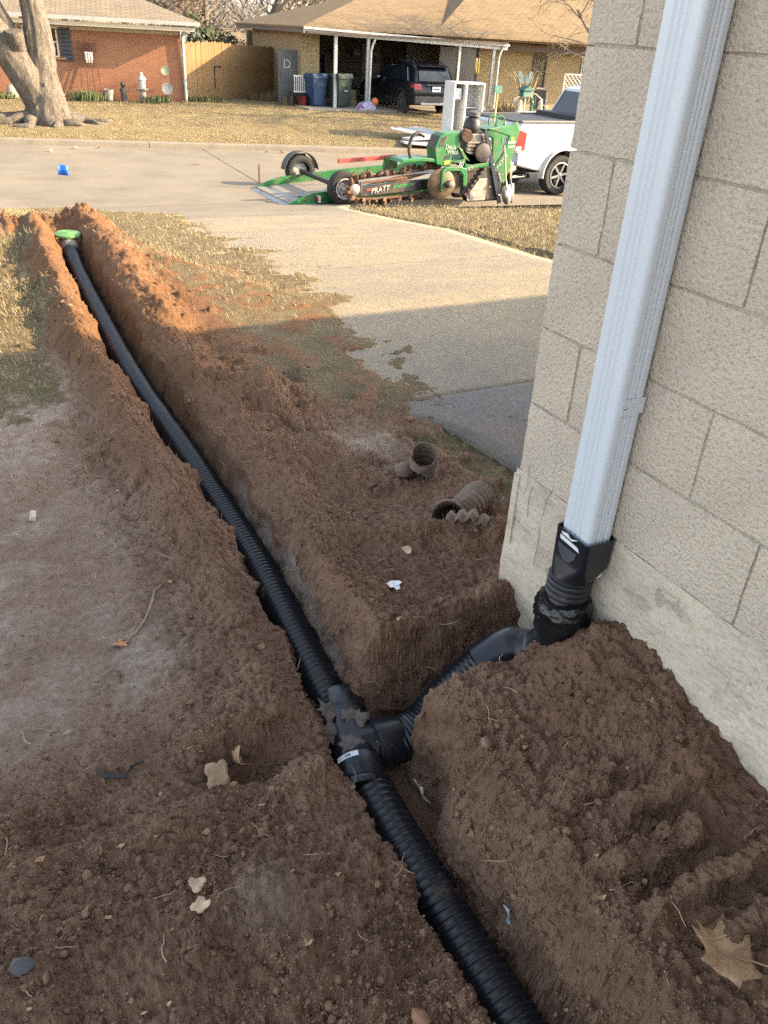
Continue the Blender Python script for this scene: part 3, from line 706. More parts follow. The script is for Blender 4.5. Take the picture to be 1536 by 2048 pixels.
def kerb_piece(xa, xb, yf, face, h=.15, w=.2):
    mb = MB(); prof = [(0, -.1), (0, h * .75), (.02 * face, h * .95), (.05 * face, h), (w * face, h), (w * face, -.1)]
    pts = []
    for x in (xa, xb): pts += [(x, yf(x) + a, street_z(x) + b) for a, b in prof]
    k = len(prof); mb.add(pts, [(i, i + 1, i + 1 + k, i + k) if face < 0 else (i, i + k, i + k + 1, i + 1) for i in range(k - 1)] + [tuple(range(k)), tuple(range(2 * k - 1, k - 1, -1))]); return mb
kn = tag(bpy.data.objects.new('kerb', None), 'low concrete kerb along the near lawn', kind='structure'); COL.objects.link(kn)
for a_, b_ in ((-40, -28), (-28, -16), (-16, -7), (-7, 1.6), (8.4, 17), (17, 26), (26, 38)): kerb_piece(a_ + .008, b_ - .008, lambda x: kerb_near(x) + .03, -1, .05, .16).build('kerb_stone', m_kerb, kn, 50)
for a_, b_ in zip(xk[:-1], xk[1:]): kerb_piece(a_ + .008, b_ - .008, kerb_far, 1).build('kerb_stone', m_kerb, kb, 50)
m_lawn = nodes_mat('dormant_lawn')
c = ramp_(noise_(1.6, 8, .7), [(.3, (.20, .15, .082)), (.5, (.275, .215, .12)), (.72, (.34, .275, .155))])
c = mix_(ramp_(noise_(38, 5, .75), [(.42, (0, 0, 0)), (.64, (.8, .8, .8))]), c, (.18, .135, .078))
c = mix_(ramp_(noise_(.32, 6, .7), [(.5, (0, 0, 0)), (.68, (.65, .65, .65))]), c, (.19, .165, .085))
l.new(c, p.inputs['Base Color']); p.inputs['Roughness'].default_value = 1; p.inputs['Specular IOR Level'].default_value = .1
b = n.new('ShaderNodeBump'); b.inputs['Strength'].default_value = 1; b.inputs['Distance'].default_value = .05; l.new(noise_(45, 5, .8), b.inputs['Height']); l.new(b.outputs[0], p.inputs['Normal'])
xs_ = np.linspace(-40, 70, 140); yt = np.concatenate([np.linspace(0, 8, 26), np.geomspace(9, 30, 8)])
LX = np.repeat(xs_[None, :], len(yt), 0); LY = kerb_far(LX) + .19 + yt[:, None]
LZ = base_z(LX, LY) + .02 * fbm(LX, LY, .8, 3) * sst(.2, 1.2, yt[:, None]) - .005
LZ -= .26 * sst(17, 23, LX) * sst(40, 30, LY)* sst(24, 30, LY)
ny_, nx_ = LX.shape; i_ = np.arange(ny_ - 1)[:, None] * nx_ + np.arange(nx_ - 1)[None]
tag(link('far_lawn', npmesh('far_lawn', np.stack([LX, LY, LZ], -1).reshape(-1, 3), np.stack([i_, i_ + 1, i_ + nx_ + 1, i_ + nx_], -1).reshape(-1, 4), m_lawn, True)), 'dormant yellow lawn across the street', kind='structure')
def far_z(x, y):
    z = float(base_z(x, y)) - .26 * float(sst(17, 23, x) * sst(40, 30, y) * sst(24, 30, y)); return z
MBt = MB().add([(-400, 50, -1.3), (400, 50, -1.3), (400, 700, -1.3), (-400, 700, -1.3)], [(0, 1, 2, 3)]).add([(-300, -300, -.3), (300, -300, -.3), (300, -14.9, -.3), (-300, -14.9, -.3)], [(0, 1, 2, 3)])
tag(MBt.build('terrain', m_lawn), 'flat ground reaching to the horizon', kind='structure')
# side lawns of the near plot, beyond the fine sheet
# ------------------------------------------------------------------ grass blades
m_blade = nodes_mat('dry_grass_blade')
at = n.new('ShaderNodeAttribute'); at.attribute_name = 'tone'
c = ramp_(at.outputs['Fac'], [(.0, (.15, .115, .06)), (.35, (.24, .19, .10)), (.8, (.32, .26, .15)), (.9, (.32, .265, .155)), (1, (.14, .165, .06))])
l.new(c, p.inputs['Base Color']); p.inputs['Roughness'].default_value = .9; p.inputs['Specular IOR Level'].default_value = .15
def blades(X, Y, Z, L, W, seed, tone):
    g = np.random.default_rng(seed); M = len(X); a = g.uniform(0, 6.28, M); lean = g.uniform(.35, 1.45, M)
    dx = np.cos(a); dy = np.sin(a); h = L * np.cos(lean); o = L * np.sin(lean)
    P0 = np.stack([X - dy * W, Y + dx * W, Z], -1); P1 = np.stack([X + dy * W, Y - dx * W, Z], -1)
    Mi = np.stack([X + dx * o * .45, Y + dy * o * .45, Z + h * .7], -1); T = np.stack([X + dx * o, Y + dy * o, Z + h], -1)
    wv = np.stack([-dy * W * .7, dx * W * .7, np.zeros(M)], -1)
    V = np.stack([P0, P1, Mi - wv, Mi + wv, T], 1).reshape(-1, 3); b5 = (np.arange(M) * 5)[:, None]
    F = np.concatenate([b5 + [0, 1, 2], b5 + [0, 2, 3], b5 + [3, 2, 4]], 1).reshape(-1, 3)
    return V, F, np.repeat(tone, 5)
def add_blades(name, parts, label):
    V = np.vstack([q[0] for q in parts]); off = np.cumsum([0] + [len(q[0]) for q in parts[:-1]]); F = np.vstack([q[1] + o for q, o in zip(parts, off)])
    me = npmesh(name, V, F, m_blade); at_ = me.attributes.new('tone', 'FLOAT', 'POINT'); at_.data.foreach_set('value', np.concatenate([q[2] for q in parts]).astype(np.float32))
    return tag(link(name, me), label, kind='stuff')
g = np.random.default_rng(21); N = 300000
r_ = np.exp(g.uniform(math.log(2.3), math.log(17), N)); t_ = np.radians(g.uniform(-5, 62, N)); X = r_ * np.sin(t_); Y = r_ * np.cos(t_)
ok = Y < kerb_near(X) - .08; X, Y, r_ = X[ok], Y[ok], r_[ok]
z, so, pa, cu = yard(X, Y)
ondrive = (X > drive_left(Y) + .3 * sst(2.4, 3.4, Y) - .3 * fbm(X, Y, 1.3, 3)) & (X < drive_right(Y))
nn = fbm(X, Y, 1.7, 3)
dens = (1 - so) * (.55 + .45 * nn) * (1 - .7 * sst(1.0, 1.3, X) * sst(2.6, 2.2, X - .1 * (Y - 5))) * np.where(ondrive, .10 * sst(0, .5, nn) + .16 * sst(1.3, .1, X - drive_left(Y)), 1) * np.where(Y < 4.4, .3, 1)
dens = np.maximum(dens, .010 * (cu < .05))
ok = (g.uniform(0, 1, len(X)) < dens) & ~((X > 1.25) & (Y < 1.6)) & (cu < .2)
X, Y, z, r_, so, nn = [q[ok] for q in (X, Y, z, r_, so, nn)]
tone = np.clip(g.normal(.55, .2, len(X)), 0, .88); grn = g.uniform(0, 1, len(X)) < (.03 + .2 * sst(.25, .8, fbm(X + 9, Y, .9, 3)) * sst(4.5, 5.5, Y) + .3 * bump((X - 1.65) / .14) * bump((Y - 2.9) / .35)); tone[grn] = g.uniform(.93, 1, grn.sum())
parts = [blades(X, Y, z, g.uniform(.018, .05, len(X)) * np.clip(.7 + r_ * .05, .8, 1.2), (.0006 + .0003 * r_), 22, tone)]
add_blades('grass', parts, 'short dry grass on the near lawn')
N = 60000; X = g.uniform(-6, 27, N); Y = kerb_far(X) + .25 + 8 * g.uniform(0, 1, N) ** 1.4
z = base_z(X, Y) - .26 * sst(17, 23, X) * sst(40, 30, Y) * sst(24, 30, Y)
ok = (g.uniform(0, 1, N) < .55 + .5 * fbm(X, Y, .7, 3)); X, Y, z = X[ok], Y[ok], z[ok]
tone = np.clip(g.normal(.55, .2, len(X)), 0, .88); grn = g.uniform(0, 1, len(X)) < .25 * sst(.3, .6, fbm(X + 3, Y, .35, 3)); tone[grn] = g.uniform(.93, 1, grn.sum())
add_blades('grass', [blades(X, Y, z, g.uniform(.03, .06, len(X)), .008, 23, tone)], 'dormant grass on the lawn across the street')

# roots and bits of straw sticking out of the soil
g = np.random.default_rng(31); mb = MB()
def ground_at(x, y): return float(yard(np.array([x]), np.array([y]))[0][0])
cand = [(x, y) for x, y in zip(g.uniform(-.6, 1.6, 1500), g.uniform(.35, 3.2, 1500))]
arr = np.array(cand); zz, so, pa, cu = yard(arr[:, 0], arr[:, 1]); k = 0
for (x, y), z_, c_ in zip(cand, zz, cu):
    near_lip = .05 < c_ < .8
    if not near_lip and g.uniform() > .34: continue
    if k > 260: break
    k += 1; a = g.uniform(0, 6.28); L = g.uniform(.02, .075); e = g.uniform(.0, .5) if not near_lip else g.uniform(.2, 1)
    p0 = Vector((x, y, z_)); q = [p0]
    for s_ in range(4):
        a += g.uniform(-.6, .6); q.append(q[-1] + Vector((math.cos(a) * L / 4, math.sin(a) * L / 4, L / 4 * e * g.uniform(-.6, 1))))
    mb.tube([v + Vector((0, 0, .004)) for v in q], [.0012, .0011, .001, .0008, .0005], 4)
tag(mb.build('straw', mat('pale_root', (.36, .27, .17), .8, var=.3)), 'fine roots and straw in the dug soil', kind='stuff')

# ------------------------------------------------------------------ dead leaves, scraps, twig
def leaf_outline(lobes, depth, k=60, seed=0, asym=0):
    g_ = random.Random(seed); out = []
    for i in range(k):
        a = 2 * math.pi * i / k
        r_ = .62 + depth * (abs(math.cos(a * lobes / 2)) ** 1.5 - .5) + .05 * math.cos(a) + g_.uniform(-.04, .04)
        out.append((r_ * math.cos(a), r_ * math.sin(a) * (1 - asym)))
    return out
def leaf(name, label, loc, size, rz, tilt, lobes=5, depth=.5, curl=.25, seed=0, mat_=None, stem=True, cat='leaf', outline=None, fold=0, group=None):
    ol = outline or leaf_outline(lobes, depth, seed=seed); k = len(ol); vs = [(0, 0, 0)]; fs = []; g_ = random.Random(seed + 1)
    ph = g_.uniform(0, 6)
    for j, s_ in enumerate((.33, .66, 1.0)):
        for (x, y) in ol:
            rr_ = math.hypot(x, y) * s_
            z_ = curl * (rr_ ** 2) * (1 + .7 * math.sin(3 * math.atan2(y, x) + ph)) + .04 * math.sin(9 * x * s_ + ph) + fold * abs(y * s_)
            vs.append((x * s_ * size, y * s_ * size, z_ * size))
    for i in range(k):
        i2 = (i + 1) % k; fs.append((0, 1 + i, 1 + i2))
        for j in range(2): fs.append((1 + j * k + i, 1 + (j + 1) * k + i, 1 + (j + 1) * k + i2, 1 + j * k + i2))
    mb = MB().add(vs, fs)
    o = thing(name, label, cat, loc, 0, group); o.rotation_euler = (tilt[0], tilt[1], rz)
    b_ = mb.build('blade', mat_, o, 60)
    sd = b_.modifiers.new('thickness', 'SOLIDIFY'); sd.thickness = .0007
    if stem:
        MB().tube([(-.55 * size * .2, 0, .0), (-size * .5, 0, .006), (-size * .95, .06 * size, .012), (-size * 1.25, .12 * size, .004)], [.0015, .0016, .0018, .0026], 6).build('stem', m_stem, o, 60)
        vein = MB()
        for i in range(lobes):
            a = 2 * math.pi * i / lobes
            vein.tube([(0, 0, .0015), (math.cos(a) * size * .4, math.sin(a) * size * .4, .0015 + curl * size * .16), (math.cos(a) * size * .75, math.sin(a) * size * .75, .001 + curl * size * .56)], [.0011, .0008, .0004], 4)
        vein.build('vein', m_stem, b_)
    return o
m_stem = mat('leaf_stem', (.34, .22, .12), .7)
m_leafA = mat('dead_leaf_tan', (.40, .25, .135), .7, var=.25, scale=30, bump_=.4, bscale=120)
m_leafB = mat('dead_leaf_pale', (.52, .36, .23), .7, var=.2, scale=25, bump_=.3, bscale=100)
m_leafD = mat('wet_leaf_grey', (.115, .092, .078), .6, var=.3, scale=30, bump_=.5, bscale=90)
m_leafO = mat('dead_leaf_orange', (.42, .20, .08), .7, var=.2, scale=40)
m_paper = mat('white_scrap', (.68, .69, .70), .6, var=.12, scale=60)
def gz(x, y): return ground_at(x, y)
LG = 'dead leaves lying on the soil'
big_ol = [(-.55, .0), (-.55, .18), (-.62, .40), (-.50, .52), (-.30, .58), (-.08, .72), (.06, .98), (.16, .70), (.36, .58), (.58, .56), (.92, .62), (.72, .40), (.74, .22), (.90, .08), (1.12, -.04), (.82, -.14), (.72, -.30), (.80, -.52), (.52, -.50), (.28, -.56), (.12, -.84), (.0, -.60), (-.24, -.54), (-.5, -.6), (-.52, -.36), (-.56, -.16)]
leaf('dead_leaf', 'large tan lobed dead leaf with a long stem at the bottom right', (.965, .398, gz(.965, .398) + .03), .075, R(140), (R(6), R(-10)), outline=big_ol, lobes=5, curl=.26, seed=3, mat_=m_leafA, group=LG)
leaf('dead_leaf', 'pale curled dead leaf lying in the hollow left of the tee', (.318, 1.298, gz(.32, 1.298) + .03), .052, R(40), (R(48), R(-12)), lobes=4, depth=.25, curl=.15, seed=5, mat_=m_leafB, stem=False, group=LG)
leaf('dead_leaf', 'folded dead leaf with yellow edge standing behind the pale curled one', (.372, 1.318, gz(.37, 1.318) + .03), .046, R(100), (R(66), R(20)), lobes=3, depth=.3, curl=.5, seed=9, mat_=m_leafA, stem=False, fold=.5, group=LG)
leaf('dead_leaf', 'broken beige leaf piece, upper of two on the soil at lower left', (.19, 1.01, gz(.19, 1.01) + .008), .024, R(10), (R(12), 0), lobes=3, depth=.3, curl=.3, seed=12, mat_=m_leafB, stem=False, group=LG)
leaf('dead_leaf', 'broken beige leaf piece, lower of two on the soil at lower left', (.183, .955, gz(.183, .955) + .008), .027, R(70), (R(-10), R(10)), lobes=4, depth=.3, curl=.3, seed=14, mat_=m_leafB, stem=False, group=LG)
leaf('dead_leaf', 'pale leaf standing on edge in the trench beside the pipe below the tee', (.752, 1.075, -.06), .046, R(70), (R(60), R(30)), lobes=5, depth=.4, curl=.2, seed=17, mat_=mat('dead_leaf_beige', (.36, .30, .22), .7, var=.2), stem=False, group=LG)
leaf('dead_leaf', 'small buff leaf on the trodden mound between the trenches', (1.10, 1.80, gz(1.1, 1.8) + .012), .026, R(20), (R(15), 0), lobes=3, depth=.2, curl=.3, seed=21, mat_=m_leafB, stem=False, group=LG)
leaf('dead_leaf', 'orange brown leaf at the lower end of the twig', (.215, 1.83, gz(.215, 1.83) + .008), .026, R(160), (R(14), 0), lobes=5, depth=.45, curl=.3, seed=23, mat_=m_leafO, stem=False, group=LG)
for i_, (x, y, s_, rz, lb) in enumerate([(.655, 1.40, .062, 20, 'wet grey leaf on the upper barrel of the tee'), (.71, 1.345, .066, 130, 'wet grey leaf over the joint of tee and branch'), (.625, 1.33, .055, 80, 'wet grey leaf on the left flank of the tee'), (.66, 1.27, .058, 200, 'wet grey leaf curled over the collar above the sticker'), (.74, 1.26, .03, 300, 'wet scrap of leaf below the branch hub')]):
    leaf('wet_leaf', lb, (x, y, PZ + .064 if .63 < x < .72 else PZ + .052), s_, R(rz), (R([14, -8, 10, -14, 12][i_]), R([10, -12, -34, 8, 25][i_])), outline=[(a_ * random.Random(i_ * 50 + q_).uniform(.5, .95), b_ * random.Random(i_ * 70 + q_).uniform(.5, .95)) for q_, (a_, b_) in enumerate(big_ol)], lobes=5, curl=-.10, seed=40 + i_, mat_=m_leafD, stem=False, group='wet leaves on the tee')
def scrap(name, label, loc, pts, mat_, rot, cat='scrap'):
    mb = MB(); N_ = len(pts); mb.add([(0, 0, .004)] + [(x, y, z_) for x, y, z_ in pts], [(0, 1 + i, 1 + (i + 1) % N_) for i in range(N_)])
    o = tag(mb.build(name, mat_), label, cat); o.location = loc; o.rotation_euler = rot
    sd = o.modifiers.new('thickness', 'SOLIDIFY'); sd.thickness = .0008; return o
def crumple(s_, seed, k=11, el=1.6):
    g_ = random.Random(seed); return [(math.cos(2 * math.pi * i / k) * s_ * el * g_.uniform(.6, 1.2), math.sin(2 * math.pi * i / k) * s_ * g_.uniform(.5, 1.3), s_ * g_.uniform(-.1, .7)) for i in range(k)]
scrap('plastic_scrap', 'crumpled white plastic scrap on the mound between the trenches', (.985, 1.665, gz(.985, 1.665) + .006), crumple(.02, 3), m_paper, (.2, 0, R(60)))
scrap('plastic_scrap', 'crumpled grey white scrap stuck in the trench wall near the bottom edge', (.745, .715, -.035), crumple(.022, 7, 13, 1.2), mat('grey_scrap', (.42, .45, .48), .6, var=.2, scale=60), (R(50), R(35), R(20)))
MBc = MB().box((0, 0, 0), (.022, .055, .016), Matrix.Rotation(.2, 3, 'Y'), .8)
oc = tag(MBc.build('wood_chip', mat('bleached_wood', (.5, .42, .33), .8, var=.2, scale=60), None, None, .003), 'bleached wood chip on the bare soil at left', 'wood chip'); oc.location = (.085, 2.62, gz(.085, 2.62) + .012); oc.rotation_euler = (0, .1, R(-10))
tz = lambda x, y: gz(x, y) + .008
tp = [(.395, 2.07), (.355, 2.03), (.335, 1.97), (.30, 1.91), (.262, 1.86), (.235, 1.835)]
tw_ = tag(MB().tube([(x, y, tz(x, y) + .008 * (i in (1, 2))) for i, (x, y) in enumerate(tp)] , [.0018, .003, .0034, .0036, .0034, .0028], 6).build('twig', mat('twig_bark', (.27, .19, .12), .85, var=.25, scale=40), None, 60), 'bent brown twig lying on the pale trodden patch', 'twig')
m_bl = mat('black_strip', (.012, .013, .017), .4)
sp = [(.07, 1.41), (.085, 1.385), (.11, 1.372), (.125, 1.366), (.14, 1.385), (.175, 1.40)]
tag(MB().tube([(x, y, tz(x, y)) for x, y in sp], [.002, .006, .005, .003, .0035, .001], 5).build('plastic_strip', m_bl, None, 60), 'torn black plastic strip on the soil left of the leaves', 'scrap')
for i_, (x, y, s_, c_, lb) in enumerate([(-.135, .985, .024, (.085, .08, .082), 'dark grey stone at the left edge of the near soil'), (.86, 1.0, .02, (.22, .13, .085), 'round brown clod high on the bank right of the near pipe'), (.47, .60, .022, (.27, .14, .075), 'rust brown pebble near the bottom of the photo')]):
    v_, f_ = ico(); mbb = MB().add([(a * s_ * (1 + .3 * math.sin(i * 3.1)), b2 * s_ * (.85 + .2 * math.sin(i * 5.3)), c2 * s_ * (.65 + .2 * math.cos(i * 4.1))) for i, (a, b2, c2) in enumerate(v_.tolist())], [tuple(q) for q in f_.tolist()])
    o = tag(mbb.build('stone', mat('stone_%d' % i_, c_, .8, var=.2, scale=30), None, 60), lb, 'stone'); o.location = (x, y, gz(x, y) + s_ * .35); o.rotation_euler = (.4, .2, i_)

# broken bits of dead leaf strewn about
g = np.random.default_rng(91); mb = MB()
for _ in range(90):
    r_ = math.exp(g.uniform(math.log(.6), math.log(4.2))); t_ = math.radians(g.uniform(-15, 62)); x, y = r_ * math.sin(t_), r_ * math.cos(t_)
    if x > 1.24 and y < 1.6: continue
    s_ = g.uniform(.003, .010); a = g.uniform(0, 6.28); k_ = 6; z_ = gz(x, y) + .004
    mb.add([(x + math.cos(a + i * 6.283 / k_) * s_ * g.uniform(.5, 1.5), y + math.sin(a + i * 6.283 / k_) * s_ * g.uniform(.3, 1), z_ + g.uniform(-.3, .8) * s_) for i in range(k_)], [tuple(range(k_))])
tag(mb.build('leaf_litter', m_leafA), 'crumbled bits of dead leaf strewn over the soil', kind='stuff')
# ------------------------------------------------------------------ old broken pipes by the driveway
m_oldp = mat('muddy_old_pipe', (.115, .088, .068), .85, var=.3, scale=12, dirt=(.21, .14, .10), dirt_amt=.7, dscale=14, bump_=.4, bscale=60)
def broken_pipe(name, label, path, r_, pitch, amp, holes, group):
    o = thing(name, label, 'pipe', path[0], 0, group)
    pts = rel(o, smooth_path(path, 30)); cum = [0.]
    for a_, b_ in zip(pts[:-1], pts[1:]): cum.append(cum[-1] + (b_ - a_).length)
    Lp = cum[-1]; M_ = int(Lp / pitch * 6); nn_ = 26; g_ = random.Random(4)
    P = []; RD = []; ar = np.array([tuple(q) for q in pts])
    for i in range(M_ + 1):
        s_ = Lp * i / M_; P.append(Vector([float(np.interp(s_, cum, ar[:, a_])) for a_ in range(3)])); RD.append(r_ - amp * (.5 + .5 * math.cos(2 * math.pi * s_ / pitch)))
    mb = MB().tube(P, RD, nn_, cap=False); keep = []
    for fi, f in enumerate(mb.f):
        i = fi // nn_; k_ = fi % nn_; u, v = i / M_, k_ / nn_
        if not any(((u - hu) / ru) ** 2 + (min(abs(v - hv), 1 - abs(v - hv)) / rv) ** 2 < 1 + .5 * g_.uniform(-1, 1) for hu, hv, ru, rv in holes): keep.append(f)
    mb.f = keep; b_ = mb.build('torn_tube', m_oldp, o, 70); sd = b_.modifiers.new('wall', 'SOLIDIFY'); sd.thickness = .004; sd.offset = -1
    return o, b_
OG = 'old muddy pipe stubs'
zo = gz(1.47, 2.33) - .03
broken_pipe('old_pipe', 'torn muddy corrugated pipe stub standing upright by the driveway', [(1.50, 2.37, zo - .03), (1.495, 2.365, zo + .05), (1.49, 2.36, zo + .10), (1.475, 2.335, zo + .155)], .056, .021, .007, [(.36, .55, .2, .13), (1.0, .6, .12, .2)], OG)
broken_pipe('old_pipe', 'muddy corrugated pipe stub lying open-mouthed by the wall corner', [(1.33, 1.93, gz(1.33, 1.93) + .03), (1.41, 2.0, gz(1.41, 2.0) + .03), (1.52, 2.06, gz(1.45, 2.1) + .028), (1.60, 2.12, gz(1.5, 2.1) + .02)], .062, .021, .006, [(0, .2, .09, .12), (.02, .7, .06, .12)], OG)
mb = MB()
for i in range(26):
    a = i / 25; x = 1.30 + .10 * a; y = 1.885 - .09 * a; z_ = gz(x, y) + .016 + .007 * math.sin(a * 24)
    mb.v += [(x - .022, y - .022, z_ - .006), (x, y, z_ + .004), (x + .02, y + .02, z_ - .004)]
mb.f = [(3 * i + j, 3 * i + j + 1, 3 * i + j + 4, 3 * i + j + 3) for i in range(25) for j in range(2)]
o = tag(mb.build('pipe_shard', m_oldp, None, 60), 'wavy torn shard of old pipe in front of the lying stub', 'pipe shard'); o.modifiers.new('wall', 'SOLIDIFY').thickness = .004
mb = MB().tube([(1.40, 2.42, gz(1.4, 2.42) + .02), (1.435, 2.405, gz(1.43, 2.4) + .028), (1.46, 2.39, gz(1.46, 2.39) + .03)], [.03, .034, .022], 14, cap=False)
o = tag(mb.build('pipe_shard', m_oldp, None, 60), 'short torn ring of old pipe left of the standing stub', 'pipe shard'); o.modifiers.new('wall', 'SOLIDIFY').thickness = .004
# blue utility flag on the lawn by the street
fx, fy = 1.72, 13.6; fz = float(base_z(fx, fy))
fl = thing('utility_flag', 'blue utility marking flag on a thin wire by the street', 'flag', (fx, fy, fz))
MB().tube([(0, 0, -.02), (0, .0, .76)], .0016, 5).build('wire', mat('flag_wire', (.3, .3, .3), .4, .8), fl)
mb = MB(); mb.v = []; K = 8
for i in range(K + 1):
    u = i / K; mb.v += [(.145 * u - .0, .02 * math.sin(u * 5), .76 - .012 * u), (.145 * u, .02 * math.sin(u * 5 + .5), .615 - .012 * u)]
mb.f = [(2 * i, 2 * i + 1, 2 * i + 3, 2 * i + 2) for i in range(K)]
o = mb.build('flag_sheet', mat('blue_vinyl', (.02, .13, .62), .45, var=.1), fl, 180); o.modifiers.new('t', 'SOLIDIFY').thickness = .0008

# ------------------------------------------------------------------ houses across the street
def brick_mat(name, c1, c2, mortar, sc=1.0):
    m_ = nodes_mat(name)
    sx = n.new('ShaderNodeSeparateXYZ'); l.new(tc.outputs['Object'], sx.inputs[0]); cx = n.new('ShaderNodeCombineXYZ')
    l.new(math_('ADD', sx.outputs[0], sx.outputs[1]), cx.inputs[0]); l.new(sx.outputs[2], cx.inputs[1])
    bt = n.new('ShaderNodeTexBrick'); l.new(cx.outputs[0], bt.inputs['Vector']); bt.inputs['Scale'].default_value = 1
    bt.inputs['Brick Width'].default_value = .23; bt.inputs['Row Height'].default_value = .075; bt.inputs['Mortar Size'].default_value = .011; bt.inputs['Mortar Smooth'].default_value = .3
    bt.inputs['Color1'].default_value = (*c1, 1); bt.inputs['Color2'].default_value = (*c2, 1); bt.inputs['Mortar'].default_value = (*mortar, 1)
    c = mix_(ramp_(noise_(1.2, 6, .7), [(.4, (0, 0, 0)), (.75, (.5, .5, .5))]), bt.outputs[0], tuple(q * .7 for q in c1))
    l.new(c, p.inputs['Base Color']); p.inputs['Roughness'].default_value = .9; p.inputs['Specular IOR Level'].default_value = .2
    b = n.new('ShaderNodeBump'); b.inputs['Strength'].default_value = .6; b.inputs['Distance'].default_value = .01; b.invert = True; l.new(bt.outputs['Fac'], b.inputs['Height']); l.new(b.outputs[0], p.inputs['Normal'])
    return m_
def shingle_mat(name, c0, c1):
    m_ = nodes_mat(name)
    bt = n.new('ShaderNodeTexBrick'); l.new(tc.outputs['Object'], bt.inputs['Vector']); bt.inputs['Scale'].default_value = 1
    bt.inputs['Brick Width'].default_value = .32; bt.inputs['Row Height'].default_value = .14; bt.inputs['Mortar Size'].default_value = .012
    bt.inputs['Color1'].default_value = (*c0, 1); bt.inputs['Color2'].default_value = (*c1, 1); bt.inputs['Mortar'].default_value = (*[q * .5 for q in c0], 1)
    c = mix_(ramp_(noise_(1.5, 7, .75), [(.35, (0, 0, 0)), (.7, (.55, .55, .55))]), bt.outputs[0], tuple(q * .62 for q in c0))
    l.new(c, p.inputs['Base Color']); p.inputs['Roughness'].default_value = .95; p.inputs['Specular IOR Level'].default_value = .1
    return m_
m_bred = brick_mat('orange_brick', (.31, .135, .072), (.26, .105, .058), (.27, .19, .135))
m_btan = brick_mat('buff_brick', (.33, .255, .14), (.28, .21, .11), (.30, .25, .17))
m_sh1 = shingle_mat('grey_brown_shingle', (.20, .165, .125), (.25, .21, .165))
m_sh2 = shingle_mat('golden_shingle', (.20, .148, .092), (.24, .178, .113))
m_trim = mat('white_trim', (.43, .43, .41), .5, var=.06, scale=2, dirt=(.3, .28, .23), dirt_amt=.2)
m_cream = mat('cream_soffit', (.40, .35, .26), .7, var=.06)
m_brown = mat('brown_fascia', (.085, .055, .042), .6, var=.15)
m_glass = mat('window_glass', (.03, .035, .04), .08, var=.1, spec=.8)
m_shut = mat('dark_shutter', (.035, .045, .055), .5, var=.15)
m_curt = mat('curtain', (.35, .34, .31), .9, var=.15, scale=20, stretch=(6, 6, .3))
m_dark = mat('dark_interior', (.018, .016, .015), .9, var=.3)
m_pave = mat('far_slab', (.26, .225, .18), .9, var=.12, scale=2, bump_=.3)
def quad_roof(x0, x1, y0, y1, z0, sl, ridge_in=None, th=.06):
    """hip roof over a rectangle"""
    d = (y1 - y0) / 2; r_ = d if ridge_in is None else ridge_in; zr = z0 + sl * d
    b_ = [(x0, y0, z0), (x1, y0, z0), (x1, y1, z0), (x0, y1, z0)]; t_ = [(x0 + r_, y0 + d, zr), (x1 - r_, y0 + d, zr)]
    vs = b_ + t_ + [(x, y, z - th) for x, y, z in b_]
    return MB().add(vs, [(0, 1, 5, 4), (1, 2, 5), (2, 3, 4, 5), (3, 0, 4), (0, 6, 7, 1), (1, 7, 8, 2), (2, 8, 9, 3), (3, 9, 6, 0), (6, 9, 8, 7)])
def window(parent, x, z, w, h, y=-.0, glass=None, fr=m_trim, mull=True, name='window'):
    o = bpy.data.objects.new(name, None); COL.objects.link(o); o.parent = parent; o.location = (x, y, z)
    MB().box((0, .03, 0), (w, .02, h)).build('pane', glass or m_glass, o)
    t_ = .055; f = MB().box((0, 0, h / 2), (w + t_, .06, t_)).box((0, 0, -h / 2), (w + t_, .06, t_)).box((-w / 2, 0, 0), (t_, .058, h - t_)).box((w / 2, 0, 0), (t_, .058, h - t_))
    if mull: f.box((0, .002, 0), (w - t_, .05, .045))
    f.build('frame', fr, o); return o
# --- left house, orange brick. Local frame: origin at its right front corner, x along the front to the right
hl = thing('brick_house', 'orange brick house with grey-brown roof behind the big tree', 'house', (8.78, 32.2, -1.0), R(-12))
MB().box((-9, 4, 1.05), (18, 8, 2.3)).build('wall', m_bred, hl)
MB().box((-9, -.3, 2.26), (18.9, .7, .12)).build('soffit', m_cream, hl)
MB().box((-9, -.012, 2.14), (17.9, .03, .14)).build('frieze', m_cream, hl)
quad_roof(-18.6, .62, -.62, 8.6, 2.50, .33, 4.6, .05).build('roof', m_sh1, hl)
gu = MB().prism([(0, 0), (.11, 0), (.13, .12), (.0, .12)], (-18.6, -.62, 2.37), (0, -1, 0), (0, 0, 1), (19.25, 0, 0)); gu.build('gutter', m_trim, hl)
MB().box((.6, 4.0, 2.43), (.05, 9.2, .14)).build('fascia', m_trim, hl)
dspt = MB().tube([(.12, -.58, 2.36), (.10, -.45, 2.2), (.06, -.09, 2.05), (.06, -.07, 1.0), (.06, -.07, .12), (.06, -.25, .05)], .055, 8); dspt.build('downspout', m_trim, hl, 50)
w1 = window(hl, -4.62, 1.68, 1.05, .86, -.02); w2 = window(hl, -6.1, 1.68, 1.3, .86, -.02)
MB().box((-5.3, -.05, 1.2), (2.9, .12, .07)).build('sill', m_bred, hl)
o = MB().box((-3.82, -.03, 1.62), (.36, .05, 1.0)); 
for k in range(8): o.box((-3.82, -.06, 1.2 + k * .12), (.28, .02, .05), Matrix.Rotation(.5, 3, 'X'))
o.build('shutter', m_shut, hl)
MB().box((-5.4, -.02, 1.68), (.18, .05, .95)).build('shutter', m_trim, hl)
